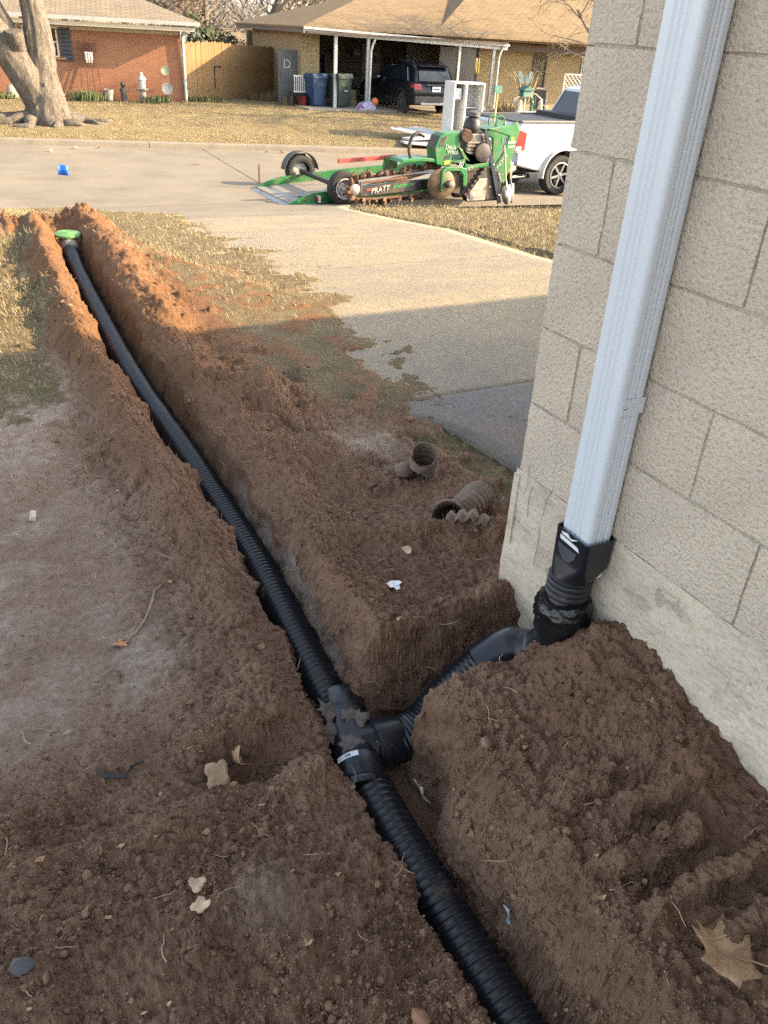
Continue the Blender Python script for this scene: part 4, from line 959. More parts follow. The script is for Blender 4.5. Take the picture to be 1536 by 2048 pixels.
# things along its front
ML = Matrix.Translation((8.78, 32.2, -1.0)) @ Matrix.Rotation(R(-12), 4, 'Z')
def lpos(x, y, z=0): return tuple(ML @ Vector((x, y, z)))
m_rust = mat('rusty_iron', (.10, .045, .028), .7, var=.3)
rk = thing('plant_rack', 'tall rusty iron rack leaning on the orange brick wall', 'rack', lpos(-3.15, -.3), R(-12))
mb = MB()
for x in (-.34, -.12, .1, .32): mb.bar((x * .75, .2, 1.62), (x, -.05, .0), .028)
for z_ in (1.5, 1.56): mb.bar((-.3, .19, z_), (.3, .19, z_), .03)
mb.bar((-.34, -.04, .12), (.36, -.04, .12), .03).bar((-.36, -.06, .05), (.4, -.06, .05), .035); mb.build('frame', m_rust, rk)
for x in (-.26, -.08, .1, .26): MB().bar((x, .2, 1.6), (x, .2, 1.75), .04).build('finial', m_rust, rk)
sg = thing('wall_lantern', 'small white lantern box hanging on the rusty rack', 'lantern', lpos(-3.12, -.2, 1.32), R(-12))
MB().box((0, 0, .0), (.26, .12, .24)).build('housing', m_trim, sg)
for x in (-.08, 0, .08): MB().box((x, -.065, -.05), (.05, .02, .3)).build('bar', mat('white_paint', (.42, .42, .41), .5), sg)
m_stone = mat('garden_stone', (.30, .27, .23), .9, var=.25, scale=7, bump_=.6, bscale=20)
def rock(x, y, s_, lb, grp, seed, sq=(1, .5, .9)):
    g_ = random.Random(seed); mb = MB().ball((0, 0, s_ * .55), s_, 12, 8, sq); mb.v = [(a + g_.uniform(-.1, .1) * s_, b2 + g_.uniform(-.06, .06) * s_, max(0, c2 + g_.uniform(-.06, .06) * s_)) for a, b2, c2 in mb.v]
    o = tag(mb.build('stone', m_stone, None, 60), lb, 'stone', grp); o.location = lpos(x, y); return o
rock(-6.6, -.7, .26, 'round pale stone at the foot of the orange wall, leftmost', 'stones along the brick wall', 1)
rock(-5.7, -.6, .24, 'pale stone just left of the big trunk', 'stones along the brick wall', 2, (.8, .5, 1.2))
rock(-4.3, -.5, .25, 'pale stone just right of the big trunk', 'stones along the brick wall', 3)
def pot(name, label, x, y, prof, mat_, cat='planter'):
    o = tag(MB().lathe(prof, 18).build(name, mat_, None, 35), label, cat); o.location = lpos(x, y); return o
m_clay = mat('grey_pot', (.30, .28, .26), .8, var=.2); m_terra = mat('terracotta', (.36, .16, .09), .8, var=.2)
pot('planter', 'grey bucket planter by the orange wall under the rack', -2.6, -.45, [(.12, 0), (.17, .32), (.18, .34), (.15, .34), (.13, .1)], m_clay)
st_ = thing('garden_statue', 'dark garden figure beside the grey bucket', 'statue', lpos(-2.1, -.4), R(-12))
MB().lathe([(.12, 0), (.10, .2), (.12, .35), (.07, .42)], 12).build('body', mat('dark_statue', (.07, .065, .06), .8, var=.3), st_, 60); MB().ball((0, 0, .5), .085).build('head', m_shut, st_, 180)
ln = thing('garden_lantern', 'pale stone pagoda lantern by the orange wall', 'lantern', lpos(-1.45, -.5), R(-12))
MB().lathe([(.16, 0), (.13, .08), (.10, .3), (.2, .36), (.22, .4), (.1, .42)], 14).build('pedestal', m_stone, ln, 40); MB().lathe([(.11, .42), (.12, .66), (.16, .68), (.13, .74), (.05, .82), (.07, .86), (.0, .92)], 14, cap=False).build('light_box', m_trim, ln, 40)
for (x, z_, r_, lb) in ((-.62, .98, .15, 'round green plate on a stake by the right end of the orange wall, upper one'), (-.60, .42, .19, 'round grey dish on a stake by the right end of the orange wall, lower one')):
    o = thing('plate_stake', lb, 'ornament', lpos(x, -.45), R(-12), 'plates on stakes')
    MB().lathe([(.0, 0), (r_ * .6, .01), (r_ * .95, .03), (r_, .045), (r_ * .9, .04), (r_ * .55, .022), (0, .015)], 22, (0, 0, z_), (.1, -1, .15), False).build('plate', mat('plate_green', (.16, .19, .12), .4, var=.2) if z_ > .6 else mat('plate_grey', (.2, .2, .19), .4, var=.2), o, 50)
    MB().tube([(0, .03, 0), (0, .02, z_)], .012, 6).build('stake', m_rust, o)
def tuft(name, label, pos, r_, h, count, mat_, seed, cat='plant', wd=.02):
    g_ = np.random.default_rng(seed); mb = MB()
    for i in range(count):
        a = g_.uniform(0, 6.28); rr_ = r_ * math.sqrt(g_.uniform()); x, y = math.cos(a) * rr_, math.sin(a) * rr_ * .5; hh = h * g_.uniform(.5, 1); b2 = a + g_.uniform(-1, 1); o_ = hh * g_.uniform(.1, .8)
        e = Vector((math.cos(b2), math.sin(b2), 0)); s_ = Vector((-e.y, e.x, 0)) * wd
        p0 = Vector((x, y, 0)); mb.add([p0 - s_, p0 + s_, p0 + e * o_ * .5 + Vector((0, 0, hh * .75)) + s_ * .8, p0 + e * o_ * .5 + Vector((0, 0, hh * .75)) - s_ * .8, p0 + e * o_ + Vector((0, 0, hh))], [(0, 1, 2, 3), (3, 2, 4)])
    o = tag(mb.build(name, mat_), label, cat); o.location = pos; return o
m_weed = mat('green_weed', (.09, .12, .045), .8, var=.4, scale=4); m_brush = mat('dry_brush', (.16, .125, .075), .9, var=.4, scale=4)
tuft('low_plant', 'green iris clump under the rusty rack', lpos(-3.3, -.75), .6, .35, 160, m_weed, 1); tuft('low_plant', 'green clump right of the pale lantern', lpos(-1.0, -.6), .55, .25, 140, m_weed, 2)
tuft('low_plant', 'green weeds at the left end of the orange wall', lpos(-6.2, -.9), .6, .2, 160, m_weed, 3); tuft('low_plant', 'weeds at the foot of the wooden fence by the downspout', (9.6, 32.5, -1.02), .8, .22, 160, m_weed, 4)
tuft('dry_brush', 'heap of dry cuttings at the right foot of the wooden fence', (12.7, 33.6, -1.02), 1.2, .38, 260, m_brush, 5, wd=.015); tuft('dry_brush', 'dry stems by the grey gate', (12.9, 31.6, -1.02), .55, .55, 120, m_brush, 6, wd=.012)
# --- wooden fence
m_fence = mat('cedar_board', (.185, .11, .045), .8, var=.3, scale=3, stretch=(5, 5, .5), bump_=.3, bscale=20)
fa, fb = Vector((9.0, 32.55, -1.0)), Vector((14.35, 35.95, -1.0)); fdir = (fb - fa); FL = fdir.length; fdir.normalize(); fang = math.atan2(fdir.y, fdir.x)
fence = thing('wooden_fence', 'golden cedar board fence between the two houses', 'fence', fa, fang)
NBD = 44; bw = FL / NBD
bmesh_ = [MB().prism([(-bw / 2 + .004, 0), (bw / 2 - .004, 0), (bw / 2 - .004, 1.82 + e), (bw / 2 - .03, 1.86 + e), (-bw / 2 + .03, 1.86 + e), (-bw / 2 + .004, 1.82 + e)], (0, 0, 0), (1, 0, 0), (0, 0, 1), (0, .02, 0)).mesh('board', m_fence) for e in (-.02, 0, .02)]
for i in range(NBD):
    zt = .06 * math.sin(math.pi * min(1, i / NBD * 2.2)) - .10 * (i / NBD) ** 1.5
    o = link('board', bmesh_[i % 3], fence); o.location = ((i + .5) * bw, random.uniform(-.006, .006), zt); o.rotation_euler = (0, random.uniform(-.008, .008), 0)
for z_ in (.35, 1.0, 1.6): MB().box((FL / 2, .06, z_), (FL, .06, .09)).build('rail', m_fence, fence)
for x in (.05, FL * .5, FL - .06): MB().box((x, .1, .92), (.09, .09, 1.84)).build('post', m_fence, fence)
MB().box((1.55, -.012, .75), (.03, .012, .75)).build('gate_gap', m_dark, fence); MB().box((1.75, -.02, 1.1), (.35, .03, .04)).build('hinge', m_dark, fence)
# --- right house, buff brick, with carport. Local frame: origin at second carport post
RA = R(-4); hr = thing('carport_house', 'buff brick house with golden shingles and open white-posted carport', 'house', (15.2, 30.2, -1.0), RA)
MRH = Matrix.Translation((15.2, 30.2, -1.0)) @ Matrix.Rotation(RA, 4, 'Z')
def rpos(x, y, z=0): return tuple(MRH @ Vector((x, y, z)))
MB().box((-1.75, 1.62, 1.18), (.72, .2, 2.45)).box((-2.02, 4.9, 1.18), (.2, 6.4, 2.45)).build('wall', m_btan, hr)
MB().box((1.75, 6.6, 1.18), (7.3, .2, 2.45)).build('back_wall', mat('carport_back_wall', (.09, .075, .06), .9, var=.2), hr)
MB().box((5.65, 4.35, 1.15), (.2, 4.6, 2.5)).box((9.6, 2.1, 1.1), (8.1, .2, 2.6)).box((7.6, 9.5, 1.1), (19.2, .2, 2.6)).build('wall', m_btan, hr)
MB().box((1.75, 2.8, -.02), (8.6, 7.0, .08)).build('carport_slab', m_pave, hr)
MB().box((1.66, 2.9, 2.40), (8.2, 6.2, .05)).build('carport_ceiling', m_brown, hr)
mb = MB().prism([(0, 2.36), (8.38, 2.16), (8.38, 2.35), (0, 2.55)], (-2.53, 0, 0), (1, 0, 0), (0, 0, 1), (0, .05, 0)); mb.build('fascia', m_trim, hr)
mb = MB().prism([(0, 2.49), (8.42, 2.29), (8.42, 2.36), (0, 2.56)], (-2.55, -.12, 0), (1, 0, 0), (0, 0, 1), (0, .11, 0)); mb.build('gutter', m_trim, hr)
mb = MB().box((-2.53, 4.6, 2.46), (.06, 9.1, .18)); mb.build('fascia', m_brown, hr)
mb = MB().box((10, 1.18, 2.24), (8.4, .06, .2)); mb.build('fascia', m_brown, hr)
for x, w in ((-1.27, .11), (0, .10), (3.8, .09), (5.32, .11)):
    po = MB().box((x, .12, 1.08), (w, w, 2.6)).build('post', m_trim, hr)
for x in (.12, 5.55): MB().tube([(x + .08, -.06, 2.3), (x + .02, .0, 2.12), (x - .04, .02, 1.9), (x - .05, .02, .12), (x + .05, -.1, .04)], .045, 8).build('downspout', m_trim, hr, 50)
quad_roof(-2.6, 12, -.08, 9.2, 2.57, .30, 4.64).build('roof', m_sh2, hr)
quad_roof(2.6, 17, .12, 11.5, 2.5, .50, 5.7).build('roof', m_sh2, hr)
quad_roof(8.2, 20, .75, 10.5, 2.44, .62, 4.9).build('roof', m_sh2, hr)
window(hr, 5.2, 1.35, 1.5, 1.6, 6.42, m_curt, m_brown, False)
mb = MB().box((6.6, 1.98, 1.25), (.04, .03, .04)); 
window(hr, 5.5, 1.3, .02, .02, 6.3)
# glazed porch screen behind the right posts, with curtains
po = bpy.data.objects.new('porch_window', None); COL.objects.link(po); po.parent = hr; po.location = (4.75, 1.9, 1.2)
MB().box((0, 0, 0), (1.75, .03, 1.9)).build('pane', mat('grey_screen', (.075, .075, .075), .25, var=.15, spec=.6), po)
for x in (-.87, -.02, .87): MB().box((x, -.03, 0), (.08, .06, 1.95)).build('mullion', m_brown, po)
for x in (-.5, .38): MB().box((x, .05, .1), (.5, .01, 1.6)).build('curtain', m_curt, po)
dr = bpy.data.objects.new('door', None); COL.objects.link(dr); dr.parent = hr; dr.location = (2.8, 6.47, 1.05)
MB().box((0, 0, 0), (.9, .05, 2.05)).build('door_leaf', mat('door_paint', (.2, .16, .12), .6), dr); MB().ball((-.36, -.05, -.05), .04).build('handle', m_trim, dr, 180)
window(hr, 8.75, 1.42, .62, 1.25, 1.98, mat('blind', (.42, .42, .40), .8, var=.1, scale=2), m_brown)
MB().box((8.75, 1.93, .74), (.85, .14, .07)).build('sill', m_btan, hr); window(hr, 11.3, 1.4, .8, 1.25, 1.98)
# grey gate with the letter D
gt = thing('gate', 'weathered grey board gate with a pale letter D', 'gate', (12.45, 32.35, -1.0), R(-4))
m_gb = mat('weathered_board', (.12, .125, .13), .85, var=.25, scale=3, stretch=(6, 6, .5))
for i in range(7): MB().box((.08 + i * .142, 0, .92), (.136, .02, 1.72 + .02 * (i % 2))).build('board', m_gb, gt)
for z_ in (.35, 1.45): MB().box((.5, .03, z_), (1.0, .03, .09)).build('rail', m_gb, gt)
def letters(txt, size, loc, rot, mat_, parent, ext=.004, name='lettering', shear=0, sx=1):
    cu = bpy.data.curves.new(name, 'FONT'); cu.body = txt; cu.size = size; cu.extrude = ext; cu.align_x = 'CENTER'; cu.align_y = 'CENTER'; cu.shear = shear
    cu.resolution_u = 3; cu.materials.append(mat_); tmp = bpy.data.objects.new(name, cu); me_ = bpy.data.meshes.new_from_object(tmp); bpy.data.objects.remove(tmp); o = bpy.data.objects.new(name, me_); COL.objects.link(o); o.parent = parent; o.location = loc; o.rotation_euler = rot; o.scale = (sx, 1, 1); return o
letters('D', .42, (.36, -.03, 1.3), (R(90), 0, 0), mat('galvanised_letter', (.42, .44, .46), .5), gt, .01)
# white rail, red tub, bins, toys by the carport
cr = thing('crib_rail', 'white slatted crib rail standing behind the blue bin', 'rail', (12.72, 31.35, -1.0), R(-6))
m_wp = mat('white_gloss', (.6, .6, .58), .45, var=.05)
for i in range(9): MB().box((i * .075, 0, .72), (.03, .02, .5)).build('slat', m_wp, cr)
for z_ in (.46, .98): MB().box((.3, 0, z_), (.68, .04, .05)).build('rail', m_wp, cr)
MB().box((.3, .25, .23), (.7, .5, .4)).build('base', m_dark, cr)
tb = thing('red_tub', 'dark red tub under the white crib rail', 'tub', (12.95, 31.15, -1.0))
MB().lathe([(.16, 0), (.2, .3), (.22, .32), (.18, .32), (.15, .05)], 18).build('bowl', mat('red_plastic', (.13, .015, .015), .5), tb, 40); MB().tube([(-.2, 0, .3), (-.1, -.1, .42), (.1, -.1, .42), (.2, 0, .3)], .01, 6).build('handle', m_dark, tb)
def bin_(name, label, pos, rz, m_, s_=1.0):
    o = thing(name, label, 'bin', pos, rz, 'wheeled bins by the carport'); o.scale = (s_, s_, s_)
    b_ = MB(); z0, z1 = .06, .92
    b_.add([(-.22, -.24, z0), (.22, -.24, z0), (.22, .24, z0), (-.22, .24, z0), (-.29, -.33, z1), (.29, -.33, z1), (.29, .33, z1), (-.29, .33, z1)], [(0, 3, 2, 1), (4, 5, 6, 7), (0, 1, 5, 4), (1, 2, 6, 5), (2, 3, 7, 6), (3, 0, 4, 7)]); b_.build('tub', m_, o, None, .03)
    MB().prism([(-.36, 0), (.36, 0), (.36, .05), (.2, .15), (-.3, .17), (-.36, .08)], (-.31, 0, z1 - .02), (0, 1, 0), (0, 0, 1), (.62, 0, 0)).build('lid', m_, o, None, .02)
    MB().box((0, -.30, .72), (.3, .05, .1)).build('panel', m_, o); MB().tube([(-.26, .38, .95), (.26, .38, .95)], .018, 8).build('handle', m_, o)
    for x in (-.25, .25): MB().lathe([(.02, -.025), (.11, -.025), (.11, .025), (.02, .025)], 16, (x, .27, .11), (1, 0, 0)).build('wheel', m_dark, o, 40)
    return o
bin_('wheeled_bin', 'blue wheeled bin by the carport', (13.42, 31.0, -1.02), R(8), mat('blue_bin', (.011, .038, .095), .5, var=.15), 1.06)
gb = bin_('wheeled_bin', 'dark green wheeled bin in front of the blue one', (14.22, 30.62, -1.02), R(14), mat('green_bin', (.017, .032, .028), .5, var=.15), 1.1)
MB().box((.02, -.335, .55), (.14, .01, .03)).build('label', m_trim, gb)
ty = thing('toy_pile', 'lilac and orange plastic toys tipped on the ground beside the green bin', 'toys', (15.0, 29.7, -1.02))
MB().prism([(-.4, .02), (-.2, .25), (.1, .32), (.35, .1), (.3, .02)], (0, 0, 0), (1, 0, 0), (0, 0, 1), (0, .4, 0)).build('slide', mat('lilac_plastic', (.32, .32, .48), .5), ty, None, .03)
MB().ball((.3, .1, .3), .14).build('ball', mat('orange_plastic', (.55, .14, .04), .5), ty, 180); MB().tube([(-.45, 0, .05), (-.35, -.05, .2), (-.2, 0, .1)], .03, 8).build('bar', mat('plum_plastic', (.2, .05, .15), .5), ty, 60)
st2 = tag(MB().lathe([(.26, 0), (.3, .1), (.27, .35), (.29, .55), (.24, .57)], 14).build('tree_stump', mat('stump_wood', (.14, .12, .07), .9, var=.4, scale=8), None, 40), 'greenish stump seat just inside the carport', 'stump'); st2.location = (15.0, 31.4, -1.0)
# shelves and clutter in the dark of the carport
shf = thing('storage_shelf', 'dim metal shelf with lamps at the back of the carport', 'shelf', rpos(2.0, 6.1), RA)
for z_ in (.4, .9, 1.4): MB().box((0, 0, z_), (3.2, .45, .04)).build('board', m_brown, shf)
for x in (-1.55, 1.55): MB().box((x, 0, .8), (.05, .4, 1.6)).build('upright', m_brown, shf)
for i, x in enumerate((-1.0, -.1, .8)):
    o = thing('lamp', ['left', 'middle', 'right'][i] + 'most pale lampshade on the carport shelf', 'lamp', rpos(2.0 + x, 6.0, 1.42), RA, 'lamps on the carport shelf')
    MB().lathe([(.09, 0), (.03, .05), (.03, .2)], 10).build('base', m_brown, o, 40); MB().lathe([(.16, .2), (.1, .4)], 14).build('shade', mat('lampshade', (.22, .2, .17), .8), o, 60)
# closed white parasol and shed behind the fence
um = thing('parasol', 'closed white parasol standing behind the wooden fence', 'parasol', (15.4, 39.4, -1.0), 0)
MB().tube([(0, 0, 0), (0, 0, 2.1)], .03, 8).build('pole', m_trim, um)
mb = MB(); K = 16
for j, (r_, z_) in enumerate(((.30, 1.35), (.34, 1.5), (.25, 2.0), (.16, 2.35), (.17, 2.48), (.03, 2.6))): mb.v += [(r_ * (1 + .22 * (i % 2)) * math.cos(i * 2 * math.pi / K), r_ * (1 + .22 * (i % 2)) * math.sin(i * 2 * math.pi / K), z_) for i in range(K)]
mb.f = [(j * K + i, j * K + (i + 1) % K, (j + 1) * K + (i + 1) % K, (j + 1) * K + i) for j in range(5) for i in range(K)]; mb.build('canopy', mat('parasol_cloth', (.5, .5, .5), .9), um, 50)
sd_ = thing('shed', 'small pale garden shed behind the wooden fence', 'shed', (12.9, 45.5, -1.0), R(-10))
MB().box((0, 0, 1.0), (1.4, 1.6, 2.0)).prism([(-.7, 2.0), (.7, 2.0), (0, 2.55)], (0, -.8, 0), (1, 0, 0), (0, 0, 1), (0, 1.6, 0)).build('wall', mat('pale_shed', (.36, .38, .40), .7, var=.06), sd_)
MB().box((1.9, .2, 1.9), (2.6, 1.6, .08), Matrix.Rotation(.25, 3, 'X')).build('roof', m_sh1, sd_)
# --- porch clutter at right: bench, lattice, chair, chimes, butterflies, feeder
bn = thing('garden_bench', 'white iron bench crowded with ornaments in front of the buff house', 'bench', (21.0, 27.8, -1.28), R(-8))
m_iron = mat('white_iron', (.45, .44, .41), .55, var=.08)
MB().box((.0, 0, .46), (1.3, .45, .05)).box((0, -.22, .38), (1.3, .03, .18)).build('seat', m_iron, bn)
for x in (-.6, .6): MB().tube([(x, -.2, 0), (x, -.2, .66), (x, .2, .7)], .022, 6).build('arm', m_iron, bn); MB().tube([(x, .2, 0), (x, .22, .9)], .022, 6).build('leg', m_iron, bn)
MB().tube([(-.6, .22, .85), (-.3, .22, 1.05), (0, .22, 1.12), (.3, .22, 1.05), (.6, .22, .85)], .022, 6).build('back_rail', m_iron, bn)
for i in range(6): MB().tube([(-.5 + i * .2, .22, .5), (-.5 + i * .2, .22, 1.0)], .008, 5).build('spindle', m_iron, bn)
m_teal = mat('teal_paint', (.035, .13, .105), .5, var=.15); m_ivy = mat('ivory_ceramic', (.5, .46, .36), .5, var=.15)
o = tag(MB().lathe([(.05, 0), (.07, .08), (.05, .2), (.08, .3), (.04, .38), (.06, .44)], 12).build('bottle', m_teal, None, 40), 'tall teal glass bottle standing on the white bench', 'bottle'); o.location = (21.0, 27.75, -1.28 + .485)
for i, (x, y, s_) in enumerate(((20.55, 27.9, 1), (21.45, 27.8, .9))):
    o = tag(MB().lathe([(.09 * s_, 0), (.12 * s_, .1), (.08 * s_, .22), (.1 * s_, .3), (.05, .36)], 12).build('jug', m_ivy, None, 40), ['ivory jug at the left end of the white bench', 'ivory jug at the right end of the white bench'][i], 'jug', 'jugs on the bench'); o.location = (x, y, -1.28 + .485)
fd = thing('feeder_pole', 'teal bird feeder on a post left of the white bench', 'bird feeder', (20.25, 27.2, -1.25))
MB().tube([(0, 0, 0), (0, 0, 1.0)], .025, 8).build('pole', m_iron, fd); MB().box((0, 0, 1.1), (.42, .3, .22), None, .8).build('house', m_teal, fd); MB().prism([(-.26, 0), (.26, 0), (0, .14)], (0, -.2, 1.2), (1, 0, 0), (0, 0, 1), (0, .4, 0)).build('roof', m_teal, fd)
def lattice(name, label, pos, rz, w, h, mat_, lean=0):
    o = thing(name, label, 'lattice', pos, rz, 'white lattice panels'); k = .17
    i = -h
    while i < w:
        for sgn in (1, -1):
            a = max(0, i); b2 = min(w, i + h)
            if b2 - a > .03:
                za, zb = (a - i), (b2 - i); 
                if sgn < 0: a, b2 = w - a, w - b2
                MB().bar((a, .012 * sgn, za), (b2, .012 * sgn, zb), .036, .012, up=(0, 1, 0)).build('lath', mat_, o)
        i += k
    for q in (((0, 0, 0), (0, 0, h)), ((w, 0, 0), (w, 0, h)), ((0, 0, h), (w, 0, h)), ((0, 0, 0), (w, 0, 0))): MB().bar(*q, .05, .035, up=(0, 1, 0)).build('edge', mat_, o)
    o.rotation_euler = (lean, 0, rz); return o
m_lat = mat('white_lattice_paint', (.48, .48, .45), .55, var=.06)
lattice('lattice_panel', 'tall white lattice panel against the buff wall', (23.0, 28.5, -1.28), R(-14), .75, 1.75, m_lat, .02)
lattice('lattice_panel', 'low white lattice panel beside the tall one', (22.3, 27.8, -1.28), R(-20), .75, .8, m_lat, 0)
ch = thing('wicker_chair', 'dark wicker chair between the white bench and the lattice', 'chair', (22.15, 28.7, -1.28), R(-20)); m_wick = mat('dark_wicker', (.05, .04, .032), .7, var=.4, scale=30)
MB().tube([(-.28, .2, .4), (-.3, .24, .95), (-.15, .26, 1.2), (.15, .26, 1.2), (.3, .24, .95), (.28, .2, .4)], .025, 6).build('back_frame', m_iron, ch); MB().box((0, .22, .8), (.5, .03, .7)).build('backrest', m_wick, ch); MB().box((0, -.05, .4), (.56, .5, .07)).build('seat', m_wick, ch)
for x in (-.25, .25):
    for y in (-.25, .18): MB().bar((x, y, 0), (x, y, .4), .04).build('leg', m_wick, ch)
wc = thing('wind_chime', 'yellow wind chime hanging at the right end of the carport', 'wind chime', rpos(4.55, -.05, 1.95), RA)
MB().lathe([(.01, .1), (.1, 0), (.1, -.03), (.01, -.03)], 12).build('cap', m_dark, wc, 30)
for i in range(5): a = i * 1.257; MB().tube([(.07 * math.cos(a), .07 * math.sin(a), -.1), (.07 * math.cos(a), .07 * math.sin(a), -.62 + .05 * (i % 3))], .018, 6).build('tube', mat('brass_tube', (.5, .38, .12), .35, .6), wc)
MB().tube([(0, 0, .45), (0, 0, .1)], .006, 5).build('cord', m_dark, wc)
bf = thing('butterfly_ornament', 'blue metal butterfly on a stake above the bench', 'ornament', (21.1, 28.5, -1.28), R(-10)); m_bf = mat('blue_wing', (.08, .13, .15), .5, var=.2)
for s_ in (-1, 1):
    MB().prism([(0, 0), (.2 * s_, .25), (.34 * s_, .22), (.3 * s_, .02), (.2 * s_, -.2), (.05 * s_, -.16)], (0, 0, 1.55), (1, .1, 0), (0, 0, 1), (0, .012, 0)).build('wing', m_bf, bf)
MB().tube([(0, 0, 0), (0, 0, 1.6)], .012, 6).build('stake', m_rust, bf)
tuft('dry_plant', 'tall dry reeds in a pot behind the white bench', (21.55, 28.9, -.6), .25, 1.3, 40, mat('dry_reed', (.3, .24, .13), .8, var=.3), 9, wd=.018)
tuft('low_plant', 'dried flowers heaped at the left end of the white bench', (20.2, 28.3, -1.28), .5, .9, 140, m_brush, 10, wd=.02)
pt = thing('terracotta_planter', 'terracotta bowl planter under the window of the buff house', 'planter', (22.6, 28.4, -1.28)); MB().lathe([(.18, 0), (.32, .3), (.36, .32), (.3, .32), (.2, .1)], 18).build('bowl', m_terra, pt, 40); MB().ball((0, 0, .3), .2, 10, 7, (1, 1, .5)).build('soil', m_dark, pt, 180)

# ------------------------------------------------------------------ vehicles
m_tyre = mat('tyre_rubber', (.022, .021, .021), .85, var=.25, scale=20, dirt=(.07, .06, .05), dirt_amt=.25)
m_alloy = mat('alloy_grey', (.22, .22, .23), .35, .8, var=.15)
m_chrome = mat('chrome', (.6, .6, .6), .12, 1.0, var=.03)
m_wrim = mat('white_rim', (.40, .40, .39), .45, var=.1, dirt=(.25, .15, .09), dirt_amt=.25)
m_truck = mat('white_car_paint', (.46, .455, .44), .25, var=.02, coat=.6)
m_black = mat('black_trim', (.015, .015, .016), .5, var=.2)
m_lens = mat('red_lens', (.42, .012, .014), .15, var=.15, scale=30, spec=.7)
m_tint = mat('tinted_glass', (.012, .016, .02), .04, var=.1, spec=.9)
def wheel(parent, c, r, w, rim_r, rim_mat, spokes, axis=(0, 1, 0), side=-1, style='spoke'):
    """tyre, rim and spokes; side -1: outer face towards -axis"""
    o = bpy.data.objects.new('wheel', None); COL.objects.link(o); o.parent = parent; o.location = c
    o.rotation_euler = (0, 0, 0) if axis == (0, 1, 0) else (0, 0, R(90))
    h = w / 2; sh = r - rim_r
    MB().lathe([(rim_r, -h * .8), (rim_r + sh * .35, -h), (r - .03, -h * .95), (r, -h * .7), (r, h * .7), (r - .03, h * .95), (rim_r + sh * .35, h), (rim_r, h * .8)], 36, (0, 0, 0), (0, 1, 0), False).build('tyre', m_tyre, o, 40)
    f = side * h
    rim = MB().lathe([(rim_r * 1.01, f * .92), (rim_r * .93, f * .86), (rim_r * .88, f * .2), (rim_r * .3, f * .1), (0, f * .1)], 32, (0, 0, 0), (0, 1, 0), False)
    rim.build('rim', m_black if style == 'spoke' else rim_mat, o, 40)
    MB().lathe([(rim_r * 1.02, f * .96), (rim_r * .9, f * .97), (rim_r * .88, f * .6)], 32, (0, 0, 0), (0, 1, 0), False).build('rim_lip', rim_mat, o, 40)
    MB().lathe([(0, f * .9), (rim_r * .2, f * .88), (rim_r * .26, f * .5)], 16, (0, 0, 0), (0, 1, 0), False).build('hub', rim_mat, o, 40)
    for k in range(spokes):
        a = 2 * math.pi * k / spokes + .2; d = Vector((math.cos(a), 0, math.sin(a)))
        MB().bar(d * rim_r * .15 + Vector((0, f * .72, 0)), d * rim_r * .95 + Vector((0, f * .8, 0)), rim_r * .17, h * .3, up=(0, 1, 0)).build('spoke', rim_mat, o)
    if style == 'disc':
        for k in range(8):
            a = 2 * math.pi * k / 8; MB().lathe([(.0, .004), (rim_r * .1, .003), (rim_r * .1, -.004)], 10, (math.cos(a) * rim_r * .66, f * .16, math.sin(a) * rim_r * .66), (0, side, 0), False).build('vent', m_black, o)
    return o
def arch(cx, cz, r, a0=180, a1=0, k=10): return [(cx + r * math.cos(R(a0 + (a1 - a0) * i / k)), cz + r * math.sin(R(a0 + (a1 - a0) * i / k))) for i in range(k + 1)]
def shell(poly, w, tumble, zb, name, mat_, parent, bevel=.03, smooth=35):
    mb = MB().prism(poly, (0, -w, 0), (1, 0, 0), (0, 0, 1), (0, 2 * w, 0))
    mb.v = [(x, y * (1 - tumble * max(0, z_ - zb)), z_) for x, y, z_ in mb.v]
    return mb.build(name, mat_, parent, smooth, bevel)
# --- white pickup, local x = forward (towards +X), origin under the tail on the ground
tk = thing('pickup_truck', 'white crew-cab pickup truck parked by the kerb at right', 'truck', (11.93, 17.28, -1.66), R(0)); tk.scale = (1.1, 1.05, 1.09)
W = 1.0
bed = [(.12, .62), (.10, 1.36), (.14, 1.44), (2.12, 1.44), (2.12, .55)] + arch(1.33, .42, .54, 8, 172)[::1] + [(.42, .56)]
shell(bed, W, .03, 1.0, 'bed', m_truck, tk, .035)
MB().box((1.12, -.93, 1.462), (1.95, .13, .05)).build('bed_rail', mat('grey_rail_cap', (.10, .095, .09), .6), tk, None, .015); MB().box((1.12, .93, 1.462), (1.95, .13, .05)).build('bed_rail', m_black, tk, None, .015)
MB().box((1.1, 0, 1.452), (1.9, 1.74, .02)).build('bed_liner', m_black, tk)
MB().box((1.95, 0, 1.50), (.3, 1.7, .12)).build('toolbox_lid', m_black, tk, None, .02)
MB().box((.09, 0, 1.02), (.07, 1.56, .78)).build('tailgate', m_truck, tk, None, .03)
MB().box((.045, 0, 1.18), (.03, .3, .08)).build('tailgate_handle', m_black, tk)
